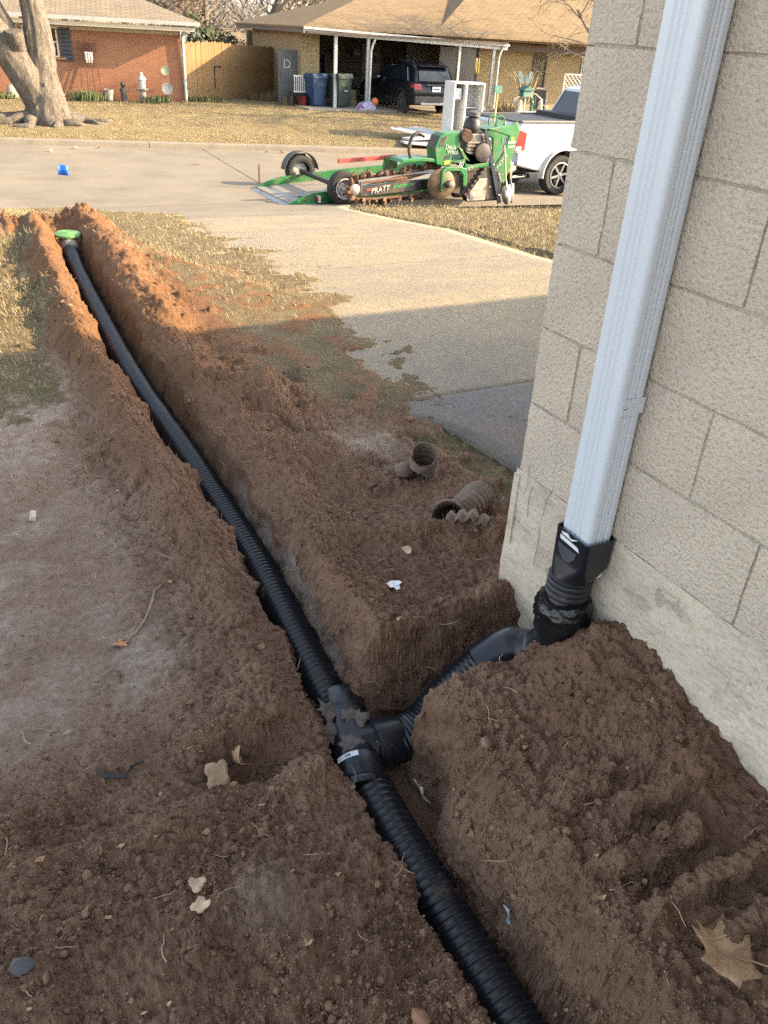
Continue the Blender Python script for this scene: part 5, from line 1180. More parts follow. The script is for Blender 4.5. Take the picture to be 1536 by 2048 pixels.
for sgn in (-1, 1):
    tl = MB().prism([(.075, .86), (.31, .90), (.33, 1.28), (.10, 1.36)], (0, sgn * (W + .004), 0), (1, 0, 0), (0, 0, 1), (0, -sgn * .2, 0)).build('tail_light', m_chrome, tk, None, .01)
    MB().prism([(.06, .90), (.275, .93), (.295, 1.25), (.085, 1.32)], (0, sgn * (W + .010), 0), (1, 0, 0), (0, 0, 1), (0, -sgn * .2, 0)).build('lens', m_lens, tl)
    MB().prism([(.058, .91), (.19, .93), (.195, 1.0), (.065, 1.0)], (0, sgn * (W + .013), 0), (1, 0, 0), (0, 0, 1), (0, -sgn * .15, 0)).build('reverse_lens', mat('clear_lens', (.55, .5, .48), .2), tl)
    fl_ = MB(); K = 12
    pr = arch(1.33, .42, .58, 186, -6, K); pi_ = arch(1.33, .42, .50, 186, -6, K)
    vs = []
    for (a, b2), (c2, d2) in zip(pr, pi_): vs += [(a, sgn * (W - .02), b2), (a * .3 + c2 * .7, sgn * (W + .075), b2 * .3 + d2 * .7), (c2, sgn * (W + .07), d2), (c2, sgn * (W - .1), d2)]
    fl_.add(vs, [(4 * i + j, 4 * i + j + 1, 4 * i + j + 5, 4 * i + j + 4) for i in range(K) for j in range(3)]); fl_.build('wheel_flare', m_truck, tk, 60)
MB().box((.0, 0, .58), (.24, 1.92, .24)).build('rear_bumper', m_chrome, tk, None, .04)
for sgn in (-1, 1): MB().box((.05, sgn * .78, .59), (.26, .34, .16)).build('bumper_corner', m_chrome, tk, None, .02)
MB().tube([(.75, -.62, .36), (.42, -.66, .36), (.25, -.68, .36)], .052, 14, cap=False).build('exhaust_tip', m_chrome, tk, 50)
MB().box((2.6, 0, .55), (4.9, 1.2, .25)).build('chassis', m_black, tk)
cab = [(2.16, .55), (2.16, 1.46), (4.5, 1.46), (5.6, 1.36), (5.75, 1.1), (5.75, .6)] + arch(4.95, .42, .54, 8, 172) + [(3.9, .52)]
shell(cab, W - .01, .03, 1.0, 'cab', m_truck, tk, .035)
roof_ = [(2.2, 1.45), (2.5, 2.02), (2.75, 2.07), (3.7, 2.08), (4.0, 2.0), (4.75, 1.45)]
mb = MB().prism(roof_, (0, -.93, 0), (1, 0, 0), (0, 0, 1), (0, 1.86, 0)); mb.v = [(x, y * (1 - .28 * max(0, z_ - 1.45)), z_) for x, y, z_ in mb.v]; mb.build('greenhouse', m_truck, tk, 35, .03)
for sgn in (-1, 1):
    for (xa, xb, xc, xd) in ((2.36, 3.2, 3.2, 2.62), (3.28, 4.5, 3.98, 3.28)):
        mb = MB().add([(xa, sgn * .935, 1.5), (xb, sgn * .935, 1.5), (xc, sgn * .80, 1.97), (xd, sgn * .80, 1.97)], [(0, 1, 2, 3)]); mb.build('side_window', m_tint, tk)
MB().add([(2.215, -.82, 1.5), (2.215, .82, 1.5), (2.455, .72, 1.97), (2.455, -.72, 1.97)], [(0, 1, 2, 3)]).build('rear_window', m_tint, tk)
for sgn in (-1, 1): MB().bar((2.2, sgn * .84, 1.48), (2.46, sgn * .73, 2.0), .05, .03).build('pillar', m_truck, tk)
for x in (1.33, 4.95):
    for sgn in (-1, 1): wheel(tk, (x, sgn * (W - .13), .41), .41, .29, .27, m_alloy, 6, side=sgn)
bw_ = thing('hand_truck_wheel', 'dark blue wheel with white ring leaning by the truck tyre', 'wheel', (13.78, 16.02, -1.62))
MB().lathe([(.1, -.05), (.2, -.05), (.22, -.03), (.22, .03), (.2, .05), (.1, .05)], 22, (0, 0, .22), (0, 1, 0)).build('tyre', mat('navy_rubber', (.02, .03, .055), .6), bw_, 40); MB().lathe([(.09, -.055), (.13, -.056), (.13, -.05)], 22, (0, 0, .22), (0, 1, 0), False).build('ring', m_trim, bw_, 40)

# --- dark SUV in the carport drive, local x = forward (+Y in the world)
sv = thing('suv', 'black SUV parked nose-in at the carport', 'car', (17.0, 28.22, -1.03), R(88))
m_suv = mat('black_blue_paint', (.006, .008, .012), .2, var=.1, coat=.0, spec=.25)
W = .915
body = [(.06, .48), (.02, .78), (.10, 1.02), (.20, 1.08), (1.0, 1.04), (3.35, 1.0), (4.4, .92), (4.74, .78), (4.84, .5), (4.8, .32)] + arch(3.8, .36, .43, 0, 180) + arch(1.02, .36, .43, 0, 180) + [(.2, .32)]
shell(body, W, .06, .7, 'body', m_suv, sv, .04)
gh = [(.14, 1.05), (.42, 1.52), (.62, 1.60), (1.6, 1.655), (2.4, 1.63), (2.75, 1.55), (3.55, 1.0)]
mb = MB().prism(gh, (0, -.86, 0), (1, 0, 0), (0, 0, 1), (0, 1.72, 0)); mb.v = [(x, y * (1 - .34 * max(0, z_ - 1.02)), z_) for x, y, z_ in mb.v]; mb.build('greenhouse', m_suv, sv, 35, .03)
for sgn in (-1, 1):
    for q in (((.62, 1.1), (1.28, 1.1), (1.3, 1.5), (.95, 1.48)), ((1.34, 1.1), (2.2, 1.09), (2.15, 1.51), (1.36, 1.51)), ((2.26, 1.09), (3.2, 1.06), (2.72, 1.44), (2.22, 1.51))):
        f_ = lambda z_: sgn * (.86 * (1 - .34 * max(0, z_ - 1.02)) + .006)
        MB().add([(x, f_(z_), z_) for x, z_ in q], [(0, 1, 2, 3)]).build('side_window', m_tint, sv)
    MB().tube([(.6, sgn * .875, 1.08), (.95, sgn * .745, 1.5), (1.3, sgn * .728, 1.545), (2.1, sgn * .728, 1.545), (2.7, sgn * .745, 1.48), (3.25, sgn * .86, 1.06)], .012, 5).build('chrome_strip', m_chrome, sv)
    MB().tube([(.7, sgn * .6, 1.63), (.9, sgn * .6, 1.70), (2.0, sgn * .6, 1.70), (2.3, sgn * .6, 1.64)], .022, 6).build('roof_rail', m_black, sv)
    MB().prism([(.0, .84), (.34, .88), (.36, 1.0), (.08, 1.02)], (0, sgn * (W - .012), 0), (1, 0, 0), (0, 0, 1), (0, -sgn * .3, 0)).build('tail_light', mat('dark_red_lens', (.22, .02, .02), .15), sv, None, .01)
    MB().box((2.95, sgn * .97, 1.08), (.12, .16, .11)).build('mirror', m_chrome if sgn > 0 else m_suv, sv, None, .03)
    for cx_ in (3.8, 1.02):
        mb = MB(); pr = arch(cx_, .36, .47, 190, -10, 12); pi_ = arch(cx_, .36, .41, 190, -10, 12); vs = []
        for (a, b2), (c2, d2) in zip(pr, pi_): vs += [(a, sgn * W, b2), (a, sgn * (W + .03), b2), (c2, sgn * (W + .03), d2), (c2, sgn * (W - .05), d2)]
        mb.add(vs, [(4 * i + j, 4 * i + j + 1, 4 * i + j + 5, 4 * i + j + 4) for i in range(12) for j in range(3)]); mb.build('wheel_arch', m_black, sv)
        wheel(sv, (cx_, sgn * (W - .11), .355), .355, .22, .24, m_alloy, 10, side=sgn)
    MB().box((2.4, sgn * (W + .005), .42), (2.2, .03, .16)).build('sill', m_black, sv)
MB().add([(.135, -.66, 1.10), (.135, .66, 1.10), (.39, .60, 1.48), (.39, -.60, 1.48)], [(0, 1, 2, 3)]).xform(Matrix.Translation((-.012, 0, 0.01))).build('rear_window', m_tint, sv)
MB().box((.42, 0, 1.585), (.3, 1.2, .03), Matrix.Rotation(-.12, 3, 'Y')).build('spoiler', m_suv, sv, None, .01)
MB().box((.05, 0, .50), (.16, 1.78, .28)).build('rear_bumper', m_black, sv, None, .04); MB().box((.0, 0, .38), (.1, 1.3, .09)).build('skid_plate', m_alloy, sv, None, .02)
pl_ = MB().box((.01, 0, .86), (.03, .34, .17)).build('number_plate', mat('plate_white', (.62, .64, .66), .4), sv); MB().box((-.008, 0, .865), (.005, .22, .05)).build('plate_print', m_shut, pl_)
MB().box((.02, 0, .99), (.03, .8, .05)).build('garnish', m_black, sv)

# --- green tilt trailer
m_grn = mat('machine_green', (.008, .135, .030), .4, var=.2, scale=3, coat=.2, dirt=(.13, .085, .05), dirt_amt=.34, dscale=5)
m_plank = mat('grey_plank', (.20, .185, .165), .85, var=.25, scale=3, stretch=(.4, 6, 6), dirt=(.24, .17, .1), dirt_amt=.35)
tr = thing('tilt_trailer', 'low green tilt trailer with plank deck lowered onto the street', 'trailer', (6.3, 16.85, -1.585), 0)
HW = .98
def deck_z(x): return .05 + .075 * x
for k in range(7):
    y = -HW + .14 + k * .283
    mb = MB(); x1 = 4.6; mb.add([(0.02, y - .135, deck_z(0)), (x1, y - .135, deck_z(x1)), (x1, y + .135, deck_z(x1)), (0.02, y + .135, deck_z(0))], [(0, 1, 2, 3)]).add([(0.02, y - .135, deck_z(0) - .04), (x1, y - .135, deck_z(x1) - .04), (x1, y + .135, deck_z(x1) - .04), (0.02, y + .135, deck_z(0) - .04)], [(3, 2, 1, 0)]); mb.f += [(0, 4, 5, 1), (2, 6, 7, 3), (1, 5, 6, 2), (3, 7, 4, 0)]; mb.build('plank', m_plank, tr)
for sgn in (-1, 1):
    y = sgn * HW
    MB().prism([(-.12, .0), (.35, .02), (4.6, deck_z(4.6) - .18), (4.6, deck_z(4.6) + .14), (2.3, deck_z(2.3) + .17), (.55, deck_z(.55) + .15), (.3, deck_z(.3) + .10)], (0, y - .03, 0), (1, 0, 0), (0, 0, 1), (0, .06, 0)).build('side_rail', m_grn, tr)
MB().prism([(-.14, -.01), (.3, .05), (.3, .08), (-.14, .012)], (0, -HW, 0), (1, 0, 0), (0, 0, 1), (0, 2 * HW, 0)).build('ramp_lip', m_alloy, tr)
for sgn in (-1, 1):
    wheel(tr, (1.12, sgn * (HW + .17), .335), .335, .20, .20, m_wrim, 0, side=sgn, style='disc')
mb = MB(); pa_ = arch(1.12, .335, .40, 175, 5, 12); vs = []
for (a, b2) in pa_: vs += [(a, HW + .04, b2), (a, HW + .30, b2)]
mb.add(vs, [(2 * i, 2 * i + 1, 2 * i + 3, 2 * i + 2) for i in range(12)]); o = mb.build('fender', mat('dark_fender', (.05, .045, .04), .6), tr); o.modifiers.new('t', 'SOLIDIFY').thickness = .01
MB().prism([(.86, .34), (1.36, .34), (1.3, .68), (.95, .68)], (0, HW + .28, 0), (1, 0, 0), (0, 0, 1), (0, .01, 0)).build('fender_skirt', mat('worn_fender', (.09, .085, .075), .6, var=.3), tr)
MB().box((1.12, 0, .335), (.08, 2.2, .08)).build('axle', m_black, tr)
for sgn in (-1, 1):
    tl = MB().box((.62, sgn * (HW + .06), .13), (.05, .14, .12)).build('tail_light', m_trim, tr); MB().box((.59, sgn * (HW + .06), .13), (.02, .1, .08)).build('lens', m_lens, tl)
MB().box((.10, HW + .02, .30), (.03, .03, .4)).build('flag_post', m_rust, tr); MB().box((1.0, -HW - .02, .36), (.03, .03, .30)).build('stake', m_rust, tr)
MB().bar((4.5, -.5, .35), (5.5, 0, .5), .09).bar((4.5, .5, .35), (5.5, 0, .5), .088).build('drawbar', m_grn, tr)
tz_ = MB().tube([(.15, -HW + .05, .18), (.35, -HW + .06, .17), (.55, -HW + .05, .2), (.95, -HW + .06, .21)], .02, 5); tz_.build('chain', m_alloy, tr)

# --- walk-behind trencher: local x along the street, z above ground
TZ = -1.535
tn = thing('trencher', 'green walk-behind trencher with muddy digging chain beside the trailer', 'trencher', (8.9, 15.3, TZ), 0)
m_mud = mat('muddy_steel', (.12, .065, .038), .85, var=.45, scale=18, bump_=.6, bscale=60)
m_stl = mat('worn_steel', (.30, .27, .24), .45, .7, var=.3, scale=10, dirt=(.2, .12, .07), dirt_amt=.4)
m_blk = mat('machine_black', (.016, .016, .017), .5, var=.3, dirt=(.12, .075, .05), dirt_amt=.4)
def P(poly, y, d, name, mat_, bevel=.012): return MB().prism(poly, (0, y, 0), (1, 0, 0), (0, 0, 1), (0, d, 0)).build(name, mat_, tn, None, bevel)
P([(-1.42, .24), (-1.30, .20), (.25, .30), (.35, .50), (-.3, .47), (-1.42, .36)], -.10, .09, 'boom', m_blk); P([(-1.2, .40), (-.2, .48), (.3, .6), (-.4, .56)], -.02, .05, 'boom_top', m_mud)
P([(-.62, .335), (-.12, .385), (-.08, .44), (-.60, .40)], -.108, .01, 'boom_stripe', m_grn, 0)
letters('PRATT', .14, (-.90, -.112, .325), (R(90), R(-8), 0), m_trim, tn, .003, shear=.2)
P([(-1.20, .30), (-.95, .33), (-.95, .37), (-1.2, .34)], -.109, .01, 'boom_decal', mat('red_decal', (.35, .05, .03), .5), 0)
loop = [(-1.48, .20), (-1.55, .33), (-1.47, .50), (-1.2, .555), (-.6, .60), (.0, .66), (.35, .70), (.5, .55), (.42, .33), (.1, .22), (-.6, .16), (-1.2, .15)]
lp = [Vector((x, -.055, z_)) for x, z_ in loop]; lp = smooth_path(lp + [lp[0]], 7)
mbt = MB().tube(lp[:-1], .028, 6, closed=True); mbt.build('chain', m_mud, tn)
g_ = random.Random(8); cen = Vector((-.5, -.055, .37))
tooth = []
for i in range(0, len(lp) - 1, 2):
    q = lp[i]; d = (lp[i + 1] - lp[i - 1]).normalized(); nrm = Vector((d.z, 0, -d.x)); nrm = nrm if nrm.dot(q - cen) > 0 else -nrm
    yy = (-.10, 0, .09)[(i // 2) % 3]
    mb = MB().bar(q + Vector((0, yy * .3, 0)), q + nrm * .07 + Vector((0, yy, 0)) + d * .03, .07, .05, up=(0, 1, 0)).bar(q + nrm * .05 + Vector((0, yy, 0)), q + nrm * .115 + Vector((0, yy * 1.2, 0)) + d * .05, .04, .06, up=(0, 1, 0))
    mb.ball(q + nrm * g_.uniform(.03, .06) + Vector((0, g_.uniform(-.08, .08), 0)), g_.uniform(.04, .065), 7, 5)
    mb.v = [(x + g_.uniform(-.008, .008), y + g_.uniform(-.008, .008), z_ + g_.uniform(-.008, .008)) for x, y, z_ in mb.v]; mb.build('digging_tooth', m_mud, tn)
MB().lathe([(.0, -.03), (.07, -.03), (.11, -.01), (.11, .06), (.02, .06)], 20, (-1.47, -.11, .335), (0, 1, 0), False).build('nose_roller', m_stl, tn, 40)
P([(-1.36, .27), (-1.31, .27), (-1.31, .49), (-1.36, .49)], -.125, .03, 'boom_strut', m_rust); P([(-1.36, .44), (-.3, .52), (-.3, .56), (-1.36, .485)], -.12, .03, 'boom_strut', m_rust)
# disc guard and auger
MB().lathe([(.0, -.012), (.285, -.010), (.30, 0), (.285, .012), (0, .012)], 40, (.38, -.34, .43), (.15, 1, 0), False).build('auger_disc', mat('rusty_disc', (.13, .085, .05), .5, .3, var=.35, scale=9), tn, 40)
MB().lathe([(.27, 0), (.20, .05), (.1, .10)], 36, (.55, -.26, .46), (0.15, 1, 0), False).build('auger_flight', m_stl, tn, 40)
MB().lathe([(.03, -.10), (.075, -.08), (.075, .05), (.09, .12)], 18, (.56, -.40, .44), (0, 1, 0)).build('auger_hub', m_stl, tn, 40)
P([(.36, .30), (.36, .68), (.44, .76), (.80, .76), (.97, .72), (1.0, .40), (.90, .38), (.88, .60), (.80, .68), (.50, .68), (.44, .62), (.44, .30)], -.38, .06, 'auger_bracket', m_grn)
P([(.62, .70), (.75, .72), (.88, .60), (.88, .22), (.62, .26)], -.31, .02, 'mud_flap', mat('brown_rubber', (.06, .042, .03), .8, var=.3))
# body
P([(.20, 1.10), (.30, 1.33), (.40, 1.38), (.74, 1.42), (.80, 1.08), (.62, .94), (.60, .74), (.26, .80)], -.30, .36, 'hood', m_grn, .02)
P([(.27, 1.12), (.34, 1.30), (.46, 1.33), (.40, 1.14)], -.306, .02, 'hood_grille', m_blk, .006); P([(.196, 1.10), (.296, 1.332), (.30, 1.30), (.22, 1.08)], -.27, .30, 'hood_front', m_blk, .006)
P([(-.55, .84), (.0, .86), (.68, .80), (1.15, .80), (1.0, .98), (.92, .98), (.86, .84), (.0, .93), (-.5, .90)], -.28, .5, 'deck', m_grn)
P([(.74, 1.12), (.84, 1.08), (1.14, .76), (1.5, .72), (1.5, .80), (1.2, .86), (1.02, .70)], -.34, .06, 'brace', m_grn)
P([(.66, .86), (.90, .90), (.92, .72), (1.0, .70), (1.55, .76), (1.55, .84), (1.15, .80)], -.36, .10, 'frame', m_grn)
P([(1.40, 1.46), (2.0, 1.54), (2.16, 1.60), (2.24, 1.44), (2.08, .62), (1.98, .38), (1.84, .48), (1.62, .66), (1.90, 1.02), (1.98, 1.32)], -.30, .05, 'side_panel', m_grn, .02)
P([(1.40, 1.46), (2.0, 1.54), (2.16, 1.60), (2.24, 1.44), (2.08, .62), (1.98, .38), (1.90, 1.22)], .16, .05, 'side_panel', m_grn, .02)
P([(1.4, 1.40), (2.0, 1.48), (2.0, 1.53), (1.4, 1.45)], -.24, .4, 'rear_cowl', m_grn)
letters('Ditch', .11, (.56, -.309, 1.12), (R(90), R(4), 0), m_trim, tn, .003, shear=.1); letters('Witch', .11, (.62, -.309, 1.03), (R(90), R(4), 0), m_trim, tn, .003, shear=.1)
letters('30', .13, (.80, -.365, .80), (R(90), 0, 0), m_trim, tn, .003, shear=.2); letters('XT', .1, (1.05, -.366, .72), (R(90), R(-10), 0), m_trim, tn, .003)
letters('TRENCHER', .10, (1.82, -.304, .78), (R(90), R(-52), 0), m_trim, tn, .003)
for z_, w_ in ((1.18, .2), (1.10, .16)): P([(2.07 - w_ / 2, z_), (2.07 + w_ / 2, z_ + .01), (2.07 + w_ / 2, z_ + .045), (2.07 - w_ / 2, z_ + .035)], -.304, .004, 'decal', m_trim, 0)
MB().lathe([(.0, 0), (.045, 0), (.045, .004)], 16, (2.08, -.302, 1.27), (0, -1, 0), False).build('decal', mat('yellow_decal', (.6, .5, .03), .5), tn)
P([(.44, .80), (.58, .81), (.57, .88), (.44, .86)], -.312, .01, 'warning_decal', mat('yellow_sticker', (.62, .52, .03), .5), 0)
P([(.42, .89), (.56, .91), (.60, .98), (.46, .97)], -.308, .012, 'valve_recess', m_blk, 0)
# engine
MB().box((1.22, -.12, 1.08), (.60, .36, .58), None, .88).build('engine_block', mat('engine_grey', (.10, .097, .092), .45, .5, var=.5, scale=14), tn, None, .03)
for k in range(6): MB().box((1.22, -.30, .88 + k * .065), (.50, .03, .025)).build('cooling_fin', m_stl, tn)
MB().lathe([(.0, 0), (.17, 0), (.2, .04), (.18, .1), (.1, .12), (0, .12)], 24, (1.32, -.28, 1.02), (0, -1, 0), False).build('fan_shroud', m_blk, tn, 40)
MB().lathe([(.0, -.1), (.11, -.1), (.125, -.02), (.125, .12), (.1, .15), (0, .15)], 20, (.92, -.30, 1.33), (.3, 1, 0), False).build('muffler', m_mud, tn, 40)
MB().lathe([(.0, 0), (.15, 0), (.18, .06), (.17, .2), (.12, .26), (.0, .28)], 22, (1.15, -.1, 1.38), (.1, 0, 1), False).build('air_filter', m_blk, tn, 40); MB().lathe([(.08, .0), (.13, .03), (.13, .1), (.04, .14), (0, .14)], 20, (1.18, -.1, 1.64), (.1, 0, 1), False).build('air_intake', mat('grey_plastic', (.07, .07, .07), .5), tn, 40)
MB().tube(smooth_path([(-.20, -.1, .85), (-.28, -.1, 1.05), (-.24, -.1, 1.27), (-.1, -.1, 1.36), (.05, -.1, 1.30)], 6), .036, 10).build('hydraulic_hose', m_blk, tn, 60)
for x in (1.62, 1.80): MB().tube(smooth_path([(x - .08, -.15, 1.5), (x - .08, -.15, 1.66), (x + .04, -.15, 1.69), (x + .12, -.15, 1.62), (x + .12, -.15, 1.48)], 4), .016, 6).build('control_loop', m_grn, tn, 60)
P([(1.05, .06), (.98, .20), (1.42, .74), (1.78, .70), (1.92, .45), (1.86, .06)], -.34, .16, 'rubber_track', m_blk, .04)
P([(1.04, .08), (1.02, .18), (1.30, .52), (1.50, .52), (1.50, .08)], -.365, .03, 'track_plate', m_stl, .03)
MB().lathe([(.0, 0), (.07, 0), (.075, .02), (0, .03)], 18, (1.16, -.365, .19), (0, -1, 0), False).build('idler_cap', m_stl, tn, 40)
P([(1.05, .06), (.98, .20), (1.42, .74), (1.78, .70), (1.92, .45), (1.86, .06)], .14, .16, 'rubber_track', m_blk, .04)
for k in range(7):
    t = k / 6; MB().box((1.0 + .42 * t, -.27, .22 + .50 * t), (.05, .19, .035), Matrix.Rotation(-.9, 3, 'Y')).build('track_lug', m_mud, tn)
MB().bar((-1.58, .45, .79), (-.28, .45, .86), .075).build('restraint_bar', mat('faded_red_bar', (.30, .045, .035), .6, var=.3, scale=6), tn); P([(-.6, .60), (-.28, .66), (-.28, .90), (-.55, .86)], .35, .1, 'bracket', m_grn)
for v_ in ((.45, .36), (1.55, .36), (1.75, .6)): MB().lathe([(0, 0), (.02, 0), (.02, .02), (0, .024)], 8, (v_[0], -.40, v_[1]), (0, -1, 0), False).build('bolt', m_stl, tn)
# --- tools leaning on the trencher
cb = thing('digging_bar', 'black flat steel bar leaning on the trencher', 'bar', (10.68, 14.93, TZ))
MB().bar((.08, -.02, .02), (-.42, .03, 1.42), .085, .035, up=(0, 1, 0)).build('bar', mat('navy_steel', (.018, .024, .04), .4, .3, var=.2), cb)
for t in (.12, .55, .9): MB().lathe([(0, 0), (.022, 0), (.022, .012), (0, .014)], 10, (.08 - .5 * t, -.045, .02 + 1.4 * t), (0, -1, 0), False).build('bolt', m_chrome, cb)
def shovel(label, pos, rz, lean, D, blade_m, grip_m):
    o = thing('shovel', label, 'shovel', pos, 0, 'shovels by the trencher'); Lh = 1.05
    o.rotation_euler = (lean[0], lean[1], rz)
    MB().tube([(0, 0, .34), (0, 0, 1.18)], .019, 8).build('handle', mat('ash_handle', (.45, .36, .22), .6, var=.15), o)
    mb = MB(); K = 8; vs = []
    prof = [(-.09, .40), (-.12, .36), (-.125, .2), (-.11, .1), (-.06, .03), (0, 0), (.06, .03), (.11, .1), (.125, .2), (.12, .36), (.09, .40)]
    mb.add([(0, -.035, .22)] + [(x, -.035 + 1.8 * x * x, z_) for x, z_ in prof], [(0, i + 1, i + 2) for i in range(len(prof) - 1)] + [(0, len(prof), 1)]); b_ = mb.build('blade', blade_m, o, 60); b_.modifiers.new('t', 'SOLIDIFY').thickness = .004
    MB().tube([(0, -.03, .3), (0, 0, .5)], .022, 8).build('socket', blade_m, o)
    if D: MB().tube([(0, 0, 1.16), (-.065, 0, 1.24), (-.06, 0, 1.33), (.06, 0, 1.33), (.065, 0, 1.24), (0, 0, 1.16)], .014, 6).build('grip', grip_m, o)
    return o
shovel('bright spade with green D grip leaning on the trencher', (10.92, 14.85, TZ - .01), 0, (R(-4), R(-9)), True, m_stl, mat('dark_green_grip', (.03, .12, .06), .5))
shovel('grey scoop shovel beside the bright spade', (11.12, 15.0, TZ - .01), R(15), (R(-4), R(-6)), False, mat('grey_steel', (.13, .13, .13), .5, .4, var=.25), m_black)
rk_ = thing('broom', 'upright broom with wooden handle and teal head behind the trencher', 'broom', (10.97, 15.75, -.6), 0)
MB().tube([(0, 0, 0), (.02, 0, 1.15)], .022, 8).build('handle', mat('yellow_handle', (.52, .38, .16), .6), rk_); MB().box((.02, 0, 1.2), (.2, .06, .14), None, .9).build('head', m_teal, rk_)

# --- discarded refrigerator and its panels on the far verge
m_fr = mat('fridge_white', (.56, .56, .55), .35, var=.03); m_fri = mat('fridge_liner', (.54, .55, .56), .4, var=.03)
fr = thing('refrigerator', 'discarded white refrigerator without doors on the far verge', 'refrigerator', (15.65, 24.25, far_z(15.6, 24.3) - .01), R(-6))
FW, FD, FH = 1.08, .72, 1.74
MB().box((-FW / 2 + .025, 0, FH / 2), (.05, FD, FH)).build('side_panel', m_fr, fr); MB().box((FW / 2 - .025, 0, FH / 2), (.05, FD, FH)).build('side_panel', m_fr, fr)
MB().box((0, 0, FH - .025), (FW - .1, FD, .05)).build('top_panel', m_fr, fr); MB().box((0, FD / 2 - .02, FH / 2), (FW - .1, .04, FH - .1)).build('back_panel', m_fri, fr); MB().box((0, 0, .08), (FW - .1, FD - .05, .12)).build('base', m_fr, fr)
MB().box((-.10, 0, FH / 2), (.06, FD - .02, FH - .11)).build('divider', m_fr, fr)
for z_ in (.45, .75, 1.02): MB().box((.21, .08, z_), (.54, .5, .02)).build('shelf', m_fri, fr)
for k in range(6): MB().box((.21, .325, .72 + k * .09), (.42, .012, .02)).build('rib', m_fr, fr)
ib = MB().lathe([(.0, 0), (.12, 0), (.13, .05), (.13, .3), (.1, .32)], 16, (-.30, -.12, 1.25), (0, 0, 1)).build('ice_bin', mat('ice_bin_plastic', (.5, .55, .6), .3), fr, 40)
for x, z_ in ((.15, 1.4), (.36, 1.42)): MB().lathe([(0, 0), (.03, 0), (.03, .012), (0, .014)], 10, (x, .33, z_), (0, -1, 0), False).build('port', m_clay, fr)
PG = 'fridge panels lying on the verge'
for i, (x, y, z_, w, d, rz, rx, lb) in enumerate(((14.0, 23.65, .06, .9, 1.5, 70, .05, 'white fridge door lying lowest, nearest the kerb'), (14.2, 24.1, .16, .7, 1.3, 82, -.06, 'white fridge door stacked in the middle of the heap'), (13.9, 24.6, .24, .5, 1.2, 65, .12, 'narrow white panel on top of the heap'), (14.7, 24.9, .18, .6, 1.0, 40, .15, 'white panel leaning at the back of the heap'))):
    o = thing('fridge_door', lb, 'panel', (x, y, far_z(x, y) + z_), 0, PG); o.rotation_euler = (rx, .06, R(rz)); MB().box((0, 0, 0), (w, d, .07)).build('panel', m_fr, o, None, .02); MB().box((w * .42, 0, .05), (.03, d * .6, .05)).build('handle', m_fri, o, None, .01)

# ------------------------------------------------------------------ trees
m_bark = nodes_mat('grey_bark')
mp = n.new('ShaderNodeMapping'); mp.inputs['Scale'].default_value = (3, 3, .9); l.new(tc.outputs['Object'], mp.inputs[0])
c = ramp_(noise_(5, 8, .75, mp.outputs[0]), [(.3, (.06, .05, .042)), (.5, (.15, .128, .105)), (.72, (.25, .215, .175))])
l.new(c, p.inputs['Base Color']); p.inputs['Roughness'].default_value = .95; p.inputs['Specular IOR Level'].default_value = .1
b = n.new('ShaderNodeBump'); b.inputs['Strength'].default_value = 1; b.inputs['Distance'].default_value = .06; l.new(noise_(7, 7, .75, mp.outputs[0]), b.inputs['Height']); l.new(b.outputs[0], p.inputs['Normal'])
m_twig = mat('bare_twigs', (.20, .155, .115), .9, var=.3, scale=2)
m_twig2 = mat('bare_twigs_grey', (.155, .13, .11), .9, var=.3, scale=2)
def grow(g_, p0, d, L, r_, lev, maxlev, out, droop, split, t0=.3):
    """collect branches (points, radii, level)"""
    k = 5 if lev < 2 else 4; pts = [Vector(p0)]; rad = [r_]; d = Vector(d).normalized()
    for i in range(k):
        d = (d + Vector((g_.uniform(-1, 1), g_.uniform(-1, 1), g_.uniform(-.7, .9) - droop * lev)) * (.16 + .05 * lev)).normalized()
        pts.append(pts[-1] + d * L / k); rad.append(r_ * (1 - .62 * (i + 1) / k))
    out.append((pts, rad, lev))
    if lev >= maxlev: return
    nb = split[min(lev, len(split) - 1)]
    for j in range(nb):
        t = t0 + (1 - t0) * (j + g_.uniform(0, 1)) / nb; idx = min(k - 1, int(t * k)); q = pts[idx].lerp(pts[idx + 1], t * k - idx)
        a = g_.uniform(0, 6.28); side = Vector((math.cos(a), math.sin(a), g_.uniform(-.1, .5)))
        dd = ((pts[idx + 1] - pts[idx]).normalized() * g_.uniform(.35, .9) + side * g_.uniform(.6, 1.0)).normalized()
        grow(g_, q, dd, L * g_.uniform(.42, .7), max(.004, rad[idx] * g_.uniform(.4, .62)), lev + 1, maxlev, out, droop, split)
def bare_tree(name, label, pos, h, r_, seed, maxlev=4, droop=.0, split=(6, 5, 4, 3), grp='bare winter trees', tw=m_twig, minr=.008, d0=(0, 0, 1), first=.4, t0=.3):
    g_ = random.Random(seed); out = []
    o = thing(name, label, 'tree', pos, 0, grp); grow(g_, (0, 0, -.15), d0, h * first * 1.6, r_, 0, maxlev, out, droop, split, t0)
    tm, cm = MB(), MB()
    for pts, rad, lev in out:
        if lev == 0: tm.tube(pts, rad, 9)
        else: cm.tube(pts, [max(minr, q) for q in rad], 5 if lev == 1 else 3, cap=False)
    tm.build('trunk', m_bark, o, 60); cm.build('crown', tw, o); return o
